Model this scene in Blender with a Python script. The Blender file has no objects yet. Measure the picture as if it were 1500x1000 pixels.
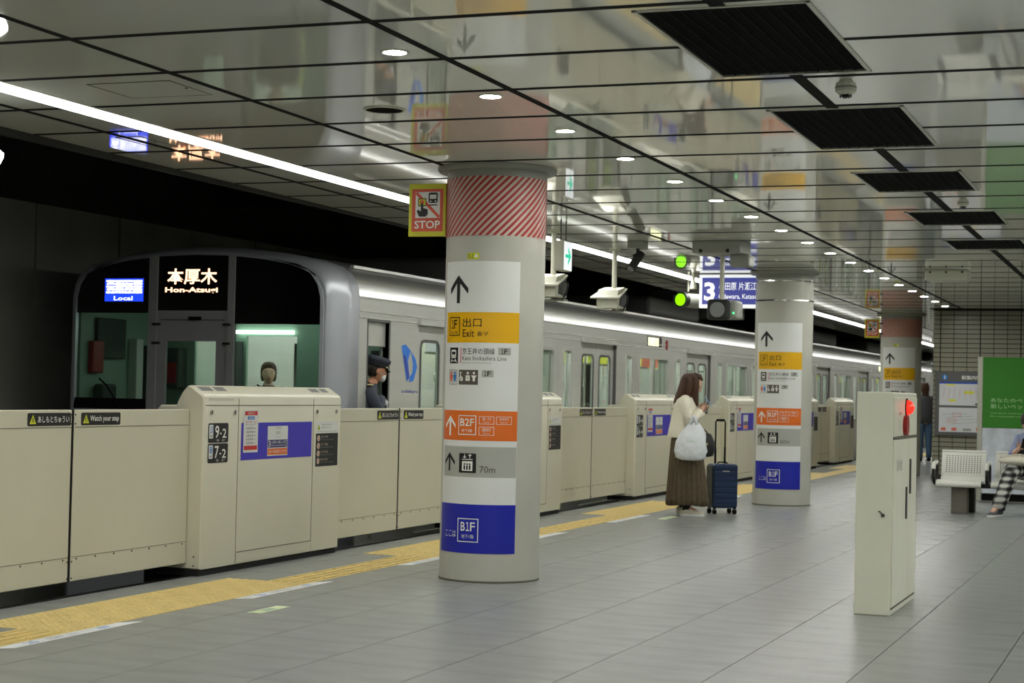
import bpy, bmesh, math, random
from mathutils import Vector, Matrix
random.seed(7)
SC = bpy.context.scene
COL = SC.collection
PI = math.pi
rad = math.radians

# ------------------------------------------------------------ camera, world, exposure
cam_d = bpy.data.cameras.new('camera')
cam = bpy.data.objects.new('camera', cam_d); COL.objects.link(cam); SC.camera = cam
cam_d.sensor_width = 36.0
cam_d.lens = 2595.12 / 1500 * 36.0
cam_d.clip_end = 300
cam_d.dof.use_dof = True
cam_d.dof.focus_distance = 11.3
cam_d.dof.aperture_fstop = 5.6
def _cam_rot():
    f = 2595.12
    def d(x, y):
        return Vector((x - 750, -(y - 500), -f)).normalized()
    yc = d(1725, 592.5); xc = -d(-6150, 422.6)
    xc = (xc - yc * xc.dot(yc)).normalized()
    zc = xc.cross(yc)
    return Matrix((xc, yc, zc))          # rows: world axes in camera space -> world = R @ cam
cam.matrix_world = Matrix.Translation((0, 0, 1.30)) @ _cam_rot().to_4x4()

w = bpy.data.worlds.new('world'); SC.world = w; w.use_nodes = True
w.node_tree.nodes['Background'].inputs[0].default_value = (0.05, 0.055, 0.05, 1)
w.node_tree.nodes['Background'].inputs[1].default_value = 0.3
SC.view_settings.view_transform = 'Standard'
SC.view_settings.look = 'None'
SC.view_settings.gamma = 1.0
SC.view_settings.exposure = 0.86
SC.view_settings.use_curve_mapping = False
SC.cycles.max_bounces = 8
SC.cycles.diffuse_bounces = 4
SC.cycles.glossy_bounces = 4
SC.cycles.transmission_bounces = 6
SC.cycles.transparent_max_bounces = 12
SC.cycles.caustics_reflective = False
SC.cycles.caustics_refractive = False
SC.cycles.sample_clamp_indirect = 6
STRIP_E = 7.5
DOWN_E = 190.0
LAMP_COL = (1.0, 1.0, 0.94)

# ------------------------------------------------------------ materials
def srgb(r, g, b):
    def c(v):
        v /= 255.0
        return v / 12.92 if v <= 0.04045 else ((v + 0.055) / 1.055) ** 2.4
    return (c(r), c(g), c(b), 1.0)
MATS = {}
def mat(name, col, rough=0.5, metal=0.0, spec=0.5, emit=None, es=1.0, noise=0.0, nscale=8.0, bump=0.0,
        bscale=40.0, trans=0.0, coat=0.0, alpha=1.0, stretch=None, ior=1.45):
    m = bpy.data.materials.new(name); m.use_nodes = True
    nt = m.node_tree; p = nt.nodes['Principled BSDF']
    if len(col) == 3: col = srgb(*col)
    p.inputs['Base Color'].default_value = col
    p.inputs['Roughness'].default_value = rough
    p.inputs['Metallic'].default_value = metal
    p.inputs['Specular IOR Level'].default_value = spec
    p.inputs['IOR'].default_value = ior
    if coat: p.inputs['Coat Weight'].default_value = coat
    if trans: p.inputs['Transmission Weight'].default_value = trans
    if alpha < 1: p.inputs['Alpha'].default_value = alpha
    if emit is not None:
        if len(emit) == 3: emit = tuple(emit) + (1,)
        p.inputs['Emission Color'].default_value = emit
        p.inputs['Emission Strength'].default_value = es
    if noise or bump:
        tc = nt.nodes.new('ShaderNodeTexCoord'); mp = nt.nodes.new('ShaderNodeMapping')
        nt.links.new(tc.outputs['Object'], mp.inputs['Vector'])
        if stretch: mp.inputs['Scale'].default_value = stretch
    if noise:
        n = nt.nodes.new('ShaderNodeTexNoise'); n.inputs['Scale'].default_value = nscale
        n.inputs['Detail'].default_value = 5
        nt.links.new(mp.outputs[0], n.inputs['Vector'])
        r = nt.nodes.new('ShaderNodeValToRGB')
        r.color_ramp.elements[0].position = 0.3; r.color_ramp.elements[1].position = 0.7
        r.color_ramp.elements[0].color = tuple(c * (1 - noise) for c in col[:3]) + (1,)
        r.color_ramp.elements[1].color = tuple(min(1, c * (1 + noise)) for c in col[:3]) + (1,)
        nt.links.new(n.outputs['Fac'], r.inputs['Fac'])
        nt.links.new(r.outputs['Color'], p.inputs['Base Color'])
    if bump:
        n2 = nt.nodes.new('ShaderNodeTexNoise'); n2.inputs['Scale'].default_value = bscale
        nt.links.new(mp.outputs[0], n2.inputs['Vector'])
        b = nt.nodes.new('ShaderNodeBump'); b.inputs['Strength'].default_value = bump
        b.inputs['Distance'].default_value = 0.02
        nt.links.new(n2.outputs['Fac'], b.inputs['Height'])
        nt.links.new(b.outputs['Normal'], p.inputs['Normal'])
    MATS[name] = m
    return m
M = {}
def dm(key, *a, **k): M[key] = mat(key, *a, **k)
dm('floor_tile', (136, 139, 137), rough=0.27, noise=0.10, nscale=2.2, bump=0.08, bscale=120, stretch=(1, 3, 1))
dm('grout', (52, 53, 50), rough=0.8)
dm('ceiling_enamel', (243, 244, 235), rough=0.035, spec=0.8, coat=0.35, bump=0.025, bscale=1.1, stretch=(2.2, 0.5, 1))
dm('ceiling_void', (14, 14, 13), rough=0.8)
dm('black', (12, 12, 12), rough=0.85, spec=0.2)
dm('black_gloss', (6, 7, 7), rough=0.12)
dm('rubber', (22, 22, 22), rough=0.8)
dm('vent_black', (9, 9, 8), rough=0.95, spec=0.1)
dm('chrome', (220, 220, 216), rough=0.08, metal=1.0)
dm('aluminium', (190, 190, 180), rough=0.3, metal=0.8)
dm('gate_cream', (202, 199, 179), rough=0.32, noise=0.03, nscale=1.5)
dm('gate_edge', (150, 146, 124), rough=0.5)
dm('seam', (92, 90, 76), rough=0.7)
dm('steel_dark', (70, 70, 66), rough=0.4, metal=0.6)
dm('pillar_paint', (186, 186, 176), rough=0.38, noise=0.05, nscale=3.0, bump=0.04, bscale=30)
dm('white_film', (226, 228, 226), rough=0.3)
dm('yellow_sign', (232, 178, 12), rough=0.35)
dm('orange_sign', (230, 112, 34), rough=0.35)
dm('grey_sign', (176, 177, 170), rough=0.35)
dm('blue_sign', (26, 36, 168), rough=0.35)
dm('sticker_blue', (66, 56, 190), rough=0.4)
dm('ink', (22, 22, 24), rough=0.5)
dm('ink_grey', (88, 82, 74), rough=0.5)
dm('ink_light', (150, 150, 146), rough=0.5)
dm('white_ink', (238, 238, 232), rough=0.4)
dm('red', (196, 44, 40), rough=0.4)
dm('stop_red', (214, 84, 58), rough=0.4)
dm('stop_yellow', (206, 206, 40), rough=0.4)
dm('stripe_red', (166, 46, 50), rough=0.45)
dm('stripe_white', (204, 188, 172), rough=0.45)
dm('pink', (214, 60, 120), rough=0.4)
dm('icon_blue', (30, 120, 200), rough=0.4)
dm('icon_orange', (220, 90, 50), rough=0.4)
dm('navy', (38, 44, 110), rough=0.4)
dm('tag_yellow', (206, 214, 50), rough=0.5)
dm('tactile', (208, 184, 116), rough=0.55, noise=0.10, nscale=6)
dm('floor_strip', (222, 224, 224), rough=0.5, noise=0.06)
dm('glow_sticker', (206, 220, 176), rough=0.5)
dm('concrete', (120, 118, 108), rough=0.85, noise=0.2, nscale=4, bump=0.3)
dm('tunnel_panel', (140, 142, 134), rough=0.55, noise=0.15, nscale=1.2)
dm('tunnel_dark', (44, 44, 42), rough=0.9, noise=0.3, nscale=1.5)
dm('ballast', (40, 38, 35), rough=0.95, noise=0.4, nscale=25, bump=0.6)
dm('rail', (120, 110, 100), rough=0.3, metal=0.9)
dm('stainless', (206, 206, 202), rough=0.30, metal=0.42, noise=0.03, nscale=3, stretch=(1, .05, 6))
dm('stainless_dark', (112, 112, 112), rough=0.35, metal=0.6)
dm('stainless_bead', (222, 222, 218), rough=0.25, metal=0.5)
dm('nose_silver', (178, 182, 190), rough=0.34, metal=0.4)
dm('nose_grey', (160, 161, 164), rough=0.4, metal=0.2)
dm('roof_steel', (206, 207, 206), rough=0.27, metal=0.8)
dm('roof_grey', (120, 120, 118), rough=0.5)
dm('cab_green', (140, 168, 148), rough=0.5)
dm('cab_dark', (40, 52, 46), rough=0.6)
dm('saloon_wall', (206, 212, 200), rough=0.5)
dm('seat_green', (120, 130, 60), rough=0.9)
dm('saloon_floor', (110, 110, 104), rough=0.6)
dm('saloon_light', (250, 255, 250), emit=(0.95, 1.0, 0.95), es=9.0)
dm('cab_light', (250, 255, 250), emit=(0.9, 1.0, 0.95), es=3.0)
dm('tile_wall', (136, 134, 118), rough=0.28, noise=0.05, nscale=3)
dm('pale_wall', (226, 226, 214), rough=0.5, noise=0.03)
dm('tile_grout', (40, 39, 35), rough=0.9)
dm('tile_joint', (34, 33, 30), rough=0.9)
dm('cabinet_white', (224, 224, 206), rough=0.3, noise=0.02)
dm('red_lamp', (230, 30, 20), rough=0.2, emit=(1.0, 0.03, 0.015), es=.7)
dm('bell_red', (150, 24, 24), rough=0.35)
dm('bench_white', (222, 222, 214), rough=0.4)
dm('bench_hole', (150, 150, 144), rough=0.6)
dm('bench_black', (20, 20, 20), rough=0.4)
dm('bench_stone', (112, 108, 98), rough=0.85, noise=0.15)
dm('board_frame', (92, 92, 92), rough=0.45, metal=0.3)
dm('paper', (206, 208, 212), rough=0.5)
dm('paper_yellow', (222, 222, 70), rough=0.5)
dm('paper_red', (214, 110, 90), rough=0.5)
dm('paper_blue', (50, 82, 168), rough=0.5)
dm('green_board', (52, 128, 30), rough=0.45)
dm('green_ink', (176, 214, 160), rough=0.5)
dm('map_blue', (204, 210, 220), rough=0.5, noise=0.22, nscale=5)
dm('strip_light', (255, 255, 255), emit=LAMP_COL, es=STRIP_E)
dm('strip_light_right', (255, 255, 255), emit=LAMP_COL, es=16)
dm('down_light', (255, 255, 255), emit=LAMP_COL, es=DOWN_E)
dm('green_light', (90, 200, 0), emit=(0.25, 0.9, 0.0), es=.8)
dm('small_green', (60, 200, 90), emit=(0.1, 0.9, 0.3), es=0.8)
dm('lit_white', (230, 230, 230), emit=(0.93, 0.97, 1.0), es=.42)
dm('lit_navy', (40, 44, 110), rough=0.4, emit=(0.035, 0.04, 0.17), es=0.8)
dm('lit_green', (20, 150, 110), emit=(0.01, 0.42, 0.26), es=0.7)
dm('led_orange', (255, 190, 150), emit=(1.0, 0.55, 0.32), es=1.5)
dm('led_blue', (30, 60, 255), emit=(0.01, 0.05, 0.9), es=.8)
dm('led_white', (255, 255, 255), emit=(0.8, 0.82, 1.0), es=1.0)
dm('led_side', (230, 230, 170), emit=(0.85, 0.9, 0.5), es=1.0)
dm('lamp_lens', (128, 130, 130), rough=0.25)
dm('fixture_grey', (150, 152, 144), rough=0.45)
dm('fixture_white', (206, 206, 190), rough=0.4)
dm('dark_metal', (42, 43, 42), rough=0.45, metal=0.3)
dm('train_blue', (40, 120, 220), rough=0.4)
dm('train_blue_deep', (48, 70, 170), rough=0.4)
dm('skin', (214, 172, 148), rough=0.5)
dm('skin_tan', (196, 140, 108), rough=0.5)
dm('lips', (176, 96, 90), rough=0.5)
dm('eye_white', (226, 224, 220), rough=0.3)
dm('eye_iris', (34, 24, 18), rough=0.2)
dm('hair_brown', (84, 54, 36), rough=0.5, noise=0.45, nscale=14, stretch=(7, 7, .6), bump=.9, bscale=30)
dm('hair_dark', (50, 38, 30), rough=0.5, noise=0.4, nscale=14, stretch=(7, 7, .6), bump=.9, bscale=30)
dm('cream_knit', (240, 234, 216), rough=0.85, noise=0.05, nscale=60, bump=0.4, bscale=90)
dm('skirt_brown', (88, 76, 58), rough=0.8, noise=0.42, nscale=34, stretch=(3, 3, .5))
dm('sneaker_white', (214, 206, 188), rough=0.6)
dm('sneaker_black', (34, 32, 30), rough=0.6)
dm('sock', (24, 24, 24), rough=0.9)
dm('bag_plastic', (228, 232, 238), rough=0.35, bump=0.7, bscale=14, noise=0.05, nscale=6)
dm('bag_print', (150, 190, 160), rough=0.5)
dm('handbag_black', (26, 26, 26), rough=0.4)
dm('case_blue', (22, 44, 78), rough=0.3)
dm('case_dark', (12, 20, 34), rough=0.4)
dm('phone_blue', (110, 160, 200), rough=0.2)
dm('uniform', (66, 70, 82), rough=0.85)
dm('uniform_dark', (34, 36, 42), rough=0.85)
dm('gold', (196, 186, 140), rough=0.35, metal=0.5)
dm('mask_white', (216, 222, 222), rough=0.7)
dm('glove_white', (220, 220, 226), rough=0.8)
dm('grey_knit', (86, 88, 94), rough=0.9)
dm('jeans', (84, 112, 146), rough=0.9, noise=0.1, nscale=12)
dm('shirt_blue', (140, 150, 184), rough=0.85)
dm('cushion_white', (220, 216, 200), rough=0.8)
dm('cloth_black', (34, 34, 36), rough=0.9)
# thin window glass: mostly clear with a real reflection
def glass(name, tint, mix):
    m = bpy.data.materials.new(name); m.use_nodes = True
    nt = m.node_tree; nt.nodes.clear()
    o = nt.nodes.new('ShaderNodeOutputMaterial'); g = nt.nodes.new('ShaderNodeBsdfGlossy')
    t = nt.nodes.new('ShaderNodeBsdfTransparent'); mx = nt.nodes.new('ShaderNodeMixShader')
    lw = nt.nodes.new('ShaderNodeLayerWeight'); lw.inputs[0].default_value = 0.5
    pw = nt.nodes.new('ShaderNodeMath'); pw.operation = 'POWER'; pw.inputs[1].default_value = 4.5
    fr = nt.nodes.new('ShaderNodeMapRange'); fr.inputs['To Min'].default_value = .03; fr.inputs['To Max'].default_value = mix
    nt.links.new(lw.outputs['Facing'], pw.inputs[0]); nt.links.new(pw.outputs[0], fr.inputs[0])
    t.inputs[0].default_value = tint + (1,)
    g.inputs['Roughness'].default_value = 0.03
    nt.links.new(fr.outputs[0], mx.inputs[0]); nt.links.new(t.outputs[0], mx.inputs[1])
    nt.links.new(g.outputs[0], mx.inputs[2]); nt.links.new(mx.outputs[0], o.inputs[0])
    M[name] = m
glass('glass_clear', (0.88, 0.93, 0.90), 0.8)
glass('glass_cab', (0.78, 0.85, 0.81), 0.7)
# plaid
def plaid():
    m = mat('plaid', (120, 120, 120), rough=0.9); nt = m.node_tree; p = nt.nodes['Principled BSDF']
    tc = nt.nodes.new('ShaderNodeTexCoord'); cols = []
    for ax in ('X', 'Z'):
        wv = nt.nodes.new('ShaderNodeTexWave'); wv.bands_direction = ax; wv.inputs['Scale'].default_value = 4.0
        nt.links.new(tc.outputs['Object'], wv.inputs['Vector']); cols.append(wv)
    mu = nt.nodes.new('ShaderNodeMath'); mu.operation = 'ADD'
    nt.links.new(cols[0].outputs['Fac'], mu.inputs[0]); nt.links.new(cols[1].outputs['Fac'], mu.inputs[1])
    r = nt.nodes.new('ShaderNodeValToRGB'); r.color_ramp.elements[0].color = srgb(26, 26, 26); r.color_ramp.elements[1].color = srgb(220, 220, 215)
    r.color_ramp.elements[0].position = 0.28; r.color_ramp.elements[1].position = 0.95; e3 = r.color_ramp.elements.new(.6); e3.color = srgb(110, 110, 108)
    hv = nt.nodes.new('ShaderNodeMath'); hv.operation = 'MULTIPLY'; hv.inputs[1].default_value = .6; nt.links.new(mu.outputs[0], hv.inputs[0]); mu = hv
    nt.links.new(mu.outputs[0], r.inputs['Fac']); nt.links.new(r.outputs['Color'], p.inputs['Base Color'])
    M['plaid'] = m
plaid()

# ------------------------------------------------------------ helpers
def link(name, me, parent=None, loc=(0, 0, 0)):
    o = bpy.data.objects.new(name, me); COL.objects.link(o); o.location = loc
    if parent is not None: o.parent = parent
    return o
def tag(o, label=None, cat=None, group=None, kind=None):
    if label: o['label'] = label
    if cat: o['category'] = cat
    if group: o['group'] = group
    if kind: o['kind'] = kind
    return o
def thing(name, label, cat, loc=(0, 0, 0), rz=0.0, group=None):
    o = bpy.data.objects.new(name, None); COL.objects.link(o)
    o.location = loc; o.rotation_euler = (0, 0, rz); o.empty_display_size = 0.1
    return tag(o, label, cat, group)
def kids(o): return [c for c in ALL() if c.parent == o]
def ALL(): return list(bpy.data.objects)
class MB:
    """collects shapes into one mesh"""
    def __init__(s, *mats):
        s.v = []; s.f = []; s.mi = []; s.mats = list(mats); s.cur = 0; s.sm = []; s.smooth = False
    def m(s, mt):
        if mt not in s.mats: s.mats.append(mt)
        s.cur = s.mats.index(mt); return s
    def add(s, vs, fs):
        b = len(s.v); s.v += [tuple(v) for v in vs]
        for f in fs:
            s.f.append(tuple(b + i for i in f)); s.mi.append(s.cur); s.sm.append(s.smooth)
        return s
    def box(s, x0, x1, y0, y1, z0, z1):
        return s.add([(x0, y0, z0), (x1, y0, z0), (x1, y1, z0), (x0, y1, z0), (x0, y0, z1), (x1, y0, z1), (x1, y1, z1), (x0, y1, z1)],
                     [(0, 3, 2, 1), (4, 5, 6, 7), (0, 1, 5, 4), (1, 2, 6, 5), (2, 3, 7, 6), (3, 0, 4, 7)])
    def bbox(s, x0, x1, y0, y1, z0, z1, b=0.01):
        """box with all edges bevelled"""
        bm = bmesh.new()
        r = bmesh.ops.create_cube(bm, size=1.0)
        for v in bm.verts:
            v.co = Vector(((x0 + x1) / 2 + v.co.x * (x1 - x0), (y0 + y1) / 2 + v.co.y * (y1 - y0), (z0 + z1) / 2 + v.co.z * (z1 - z0)))
        bmesh.ops.bevel(bm, geom=bm.edges[:], offset=b, segments=2, affect='EDGES', profile=0.5)
        bm.verts.index_update()
        s.add([v.co[:] for v in bm.verts], [[v.index for v in f.verts] for f in bm.faces]); bm.free(); return s
    def prism(s, pts, axis, a0, a1):
        """extrude a closed 2D outline along axis: 'x' pts=(y,z), 'y' pts=(x,z), 'z' pts=(x,y)"""
        def P(p, a):
            if axis == 'x': return (a, p[0], p[1])
            if axis == 'y': return (p[0], a, p[1])
            return (p[0], p[1], a)
        n = len(pts)
        vs = [P(p, a0) for p in pts] + [P(p, a1) for p in pts]
        fs = [tuple(range(n)), tuple(range(2 * n - 1, n - 1, -1))] + [(i, i + n, (i + 1) % n + n, (i + 1) % n) for i in range(n)]
        return s.add(vs, fs)
    def loft(s, rings, cap=True, closed=True):
        n = len(rings[0]); vs = [p for r in rings for p in r]; fs = []
        for k in range(len(rings) - 1):
            for i in range(n if closed else n - 1):
                j = (i + 1) % n
                fs.append((k * n + i, k * n + j, (k + 1) * n + j, (k + 1) * n + i))
        if cap and closed:
            fs.append(tuple(range(n - 1, -1, -1))); fs.append(tuple((len(rings) - 1) * n + i for i in range(n)))
        return s.add(vs, fs)
    def cyl(s, p0, p1, r0, r1=None, n=16, cap=True):
        r1 = r0 if r1 is None else r1
        p0 = Vector(p0); p1 = Vector(p1); d = (p1 - p0).normalized()
        a = Vector((0, 0, 1)) if abs(d.z) < 0.9 else Vector((1, 0, 0))
        u = d.cross(a).normalized(); v = d.cross(u)
        R = lambda c, r: [c + (u * math.cos(2 * PI * i / n) + v * math.sin(2 * PI * i / n)) * r for i in range(n)]
        return s.loft([R(p0, r0), R(p1, r1)], cap)
    def tube(s, pts, r, n=8):
        pts = [Vector(p) for p in pts]
        rs = r if isinstance(r, (list, tuple)) else [r] * len(pts)
        rings = []; up = None
        for i, p in enumerate(pts):
            d = (pts[min(i + 1, len(pts) - 1)] - pts[max(i - 1, 0)]).normalized()
            if up is None:
                a = Vector((0, 0, 1)) if abs(d.z) < 0.9 else Vector((1, 0, 0)); up = d.cross(a).normalized()
            u = (up - d * up.dot(d)).normalized(); up = u; v = d.cross(u)
            rings.append([p + (u * math.cos(2 * PI * k / n) + v * math.sin(2 * PI * k / n)) * rs[i] for k in range(n)])
        return s.loft(rings)
    def lathe(s, prof, c=(0, 0, 0), n=32, loop=False):
        if loop: prof = list(prof) + [prof[0]]
        rings = [[(c[0] + r * math.cos(2 * PI * i / n), c[1] + r * math.sin(2 * PI * i / n), c[2] + z) for i in range(n)] for r, z in prof]
        return s.loft(rings, cap=not loop)
    def ball(s, c, rx, ry=None, rz=None, n=12, m=8):
        ry = rx if ry is None else ry; rz = rx if rz is None else rz
        rings = []
        for k in range(m + 1):
            t = -PI / 2 + PI * k / m; cr = max(math.cos(t), 0.02)
            rings.append([(c[0] + rx * cr * math.cos(2 * PI * i / n), c[1] + ry * cr * math.sin(2 * PI * i / n), c[2] + rz * math.sin(t)) for i in range(n)])
        return s.loft(rings)
    def xf(s, mtx, start=0):
        for i in range(start, len(s.v)): s.v[i] = tuple(mtx @ Vector(s.v[i]))
        return s
    def build(s, name, mt=None, parent=None, loc=(0, 0, 0), sub=0):
        me = bpy.data.meshes.new(name); me.from_pydata(s.v, [], s.f)
        ms = s.mats if s.mats else [mt]
        for k in ms: me.materials.append(M[k])
        if len(ms) > 1: me.polygons.foreach_set('material_index', s.mi)
        me.polygons.foreach_set('use_smooth', s.sm)
        bm = bmesh.new(); bm.from_mesh(me); bmesh.ops.recalc_face_normals(bm, faces=bm.faces); bm.to_mesh(bm and me); bm.free()
        me.update()
        o = link(name, me, parent, loc)
        if sub:
            md = o.modifiers.new('sub', 'SUBSURF'); md.levels = sub; md.render_levels = sub
        return o
def smooth_by_angle(o, deg=40):
    me = o.data
    me.polygons.foreach_set('use_smooth', [True] * len(me.polygons))
    bm = bmesh.new(); bm.from_mesh(me)
    for e in bm.edges:
        if len(e.link_faces) == 2 and e.calc_face_angle(0) > rad(deg): e.smooth = False
    bm.to_mesh(me); bm.free()
CH = {}
def copy_tree(o, parent=None):
    c = o.copy(); COL.objects.link(c)
    if parent is not None: c.parent = parent
    for ch in [x for x in bpy.data.objects if x.parent == o]: copy_tree(ch, c)
    return c

# ---- text and flat print
_T = {}
def text_geo(body, bold=0.0):
    k = (body, bold)
    if k in _T: return _T[k]
    c = bpy.data.curves.new('t', 'FONT'); c.body = body; c.resolution_u = 2; c.offset = bold
    o = bpy.data.objects.new('t', c); COL.objects.link(o)
    dg = bpy.context.evaluated_depsgraph_get()
    me = bpy.data.meshes.new_from_object(o.evaluated_get(dg))
    vs = [(v.co.x, v.co.y) for v in me.vertices]; fs = [tuple(p.vertices) for p in me.polygons]
    bpy.data.objects.remove(o); bpy.data.curves.remove(c); bpy.data.meshes.remove(me)
    xs = [v[0] for v in vs] or [0]; ys = [v[1] for v in vs] or [0]
    _T[k] = (vs, fs, min(xs), max(xs), min(ys), max(ys)); return _T[k]
class Art:
    """flat print on a surface: mp(u, v, w) gives the 3D point, w is the height above the surface"""
    def __init__(s, mp, curved=False, step=0.0008):
        s.mp = mp; s.mb = MB(); s.curved = curved; s.k = step
    def W(s, l): return (0.0018 if s.curved else 0.0008) + s.k * l
    def put(s, vs, fs, mt, l):
        s.mb.m(mt); W = s.W(l)
        if s.curved and vs and max(v[0] for v in vs) - min(v[0] for v in vs) > .02:
            bm = bmesh.new(); bv = [bm.verts.new((u, v, 0)) for u, v in vs]
            for f in fs:
                try: bm.faces.new([bv[i] for i in f])
                except ValueError: pass
            bmesh.ops.triangulate(bm, faces=[f for f in bm.faces if len(f.verts) > 4])
            k0 = math.ceil(min(v[0] for v in vs) / .018); k1 = math.floor(max(v[0] for v in vs) / .018)
            for k in range(k0, k1 + 1):
                bmesh.ops.bisect_plane(bm, geom=bm.verts[:] + bm.edges[:] + bm.faces[:], plane_co=(k * .018, 0, 0), plane_no=(1, 0, 0))
            bm.verts.index_update()
            vs = [(v.co.x, v.co.y) for v in bm.verts]; fs = [[v.index for v in f.verts] for f in bm.faces]; bm.free()
        s.mb.add([s.mp(u, v, W) for u, v in vs], fs); return s
    def poly(s, pts, mt, l=1): return s.put(pts, [tuple(range(len(pts)))], mt, l)
    def rect(s, u0, v0, u1, v1, mt, l=0):
        n = max(1, int(abs(u1 - u0) / 0.012)) if s.curved else 1
        s.mb.m(mt); W = s.W(l)
        vs = []; fs = []
        for i in range(n + 1):
            u = u0 + (u1 - u0) * i / n; vs += [s.mp(u, v0, W), s.mp(u, v1, W)]
        for i in range(n): fs.append((2 * i, 2 * i + 2, 2 * i + 3, 2 * i + 1))
        s.mb.add(vs, fs); return s
    def rrect(s, u0, v0, u1, v1, r, mt, l=0):
        pts = []
        for cx, cy, a0 in ((u1 - r, v1 - r, 0), (u0 + r, v1 - r, 90), (u0 + r, v0 + r, 180), (u1 - r, v0 + r, 270)):
            for k in range(4): a = rad(a0 + k * 30); pts.append((cx + r * math.cos(a), cy + r * math.sin(a)))
        return s.poly(pts, mt, l)
    def frame(s, u0, v0, u1, v1, t, mt, l=1):
        s.rect(u0, v0, u1, v0 + t, mt, l); s.rect(u0, v1 - t, u1, v1, mt, l)
        s.rect(u0, v0, u0 + t, v1, mt, l); s.rect(u1 - t, v0, u1, v1, mt, l); return s
    def disc(s, u, v, r, mt, l=1, n=16):
        return s.poly([(u + r * math.cos(2 * PI * i / n), v + r * math.sin(2 * PI * i / n)) for i in range(n)], mt, l)
    def line(s, p, q, t, mt, l=1):
        dx = q[0] - p[0]; dy = q[1] - p[1]; L = math.hypot(dx, dy) or 1; nx = -dy / L * t / 2; ny = dx / L * t / 2
        return s.poly([(p[0] + nx, p[1] + ny), (p[0] - nx, p[1] - ny), (q[0] - nx, q[1] - ny), (q[0] + nx, q[1] + ny)], mt, l)
    def text(s, body, u0, v0, u1, v1, mt, l=2, bold=0.0, keep=False):
        if '1' in body and 1 <= len(body) <= 4 and body.isascii():
            ws = [.72 if ch == '1' else (.55 if ch == '-' else 1.0) for ch in body]; T = sum(ws); x = u0
            for ch, q in zip(body, ws):
                w_ = (u1 - u0) * q / T; g = w_ * .08
                if ch == '-': s.rect(x + g, (v0 + v1) / 2 - .004, x + w_ - g, (v0 + v1) / 2 + .004, mt, l)
                else: s.text('\uff11' if ch == '1' else ch, x + g, v0, x + w_ - g, v1, mt, l, bold)
                x += w_
            return s
        vs, fs, a, b, c, d = text_geo(body, bold)
        if not vs: return s
        su = (u1 - u0) / (b - a); sv = (v1 - v0) / (d - c)
        if keep:
            q = min(abs(su), abs(sv)); su = math.copysign(q, su); sv = math.copysign(q, sv)
        return s.put([(u0 + (x - a) * su, v0 + (y - c) * sv) for x, y in vs], fs, mt, l)
    def arrow_up(s, u, v0, v1, hw, mt, l=2):
        t = hw * 0.34; h = v1 - v0
        s.poly([(u - t / 2, v0), (u + t / 2, v0), (u + t / 2, v1 - t), (u - t / 2, v1 - t)], mt, l)
        s.poly([(u, v1), (u - hw, v1 - hw * 1.05), (u - hw, v1 - hw * 1.05 - t * 1.35), (u, v1 - t * 1.35)], mt, l)
        s.poly([(u, v1), (u + hw, v1 - hw * 1.05), (u + hw, v1 - hw * 1.05 - t * 1.35), (u, v1 - t * 1.35)], mt, l); return s
    def build(s, name, parent, label=None):
        o = s.mb.build(name, None, parent)
        if label: o['label'] = label
        return o
def map_x(X, s=1):      # plane facing +X, viewer sees +Y to the right
    return lambda u, v, w: (X + w * s, u, v)
def map_y(Y):           # plane facing -Y
    return lambda u, v, w: (u, Y - w, v)

CZ0, CS = 2.887, 0.0046
def cz(y): return CZ0 - CS * y           # the ceiling falls very slightly away from the camera

# ------------------------------------------------------------ setting: floor
XE = -6.22                                # platform edge in the doorways
fl = MB().box(XE, 6.6, -8, 80, -1.15, -0.012).build('floor', 'grout')
tag(fl, kind='structure')
tile_me = bpy.data.meshes.new('floor_tile')
_b = MB().box(0.0026, 0.5974, 0.0013, 0.5987, -0.011, 0.0)
tile_me.from_pydata(_b.v, [], _b.f); tile_me.materials.append(M['floor_tile'])
vis = []; rest = MB()
XG = [-5.0 + 0.6 * i for i in range(19)]
for i, x in enumerate(XG):
    for j in range(0, 147):
        y = -8.01 + 0.6 * j
        if y > 79: continue
        inview = 6.5 < y and -0.86 * (y + .6) - 1 < x and x < -0.07 * y - 0.2 and not (y > 29.0 and x > -4.3)
        if inview and len(vis) < 4000: vis.append((y * y + x * x, x, y))
        else:
            if y > 29.2 and x > -3.8: continue
            rest.box(x + .0026, x + .5974, y + .0013, y + .5987, -0.011, 0)
vis.sort()
for k, (d, x, y) in enumerate(vis):
    if k < 300: link('floor_tile', tile_me, fl, (x, y, 0))
    else: rest.box(x + .0026, x + .5974, y + .0013, y + .5987, -0.011, 0)
tag(rest.build('floor_tile', 'floor_tile', fl), kind='stuff')
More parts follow.
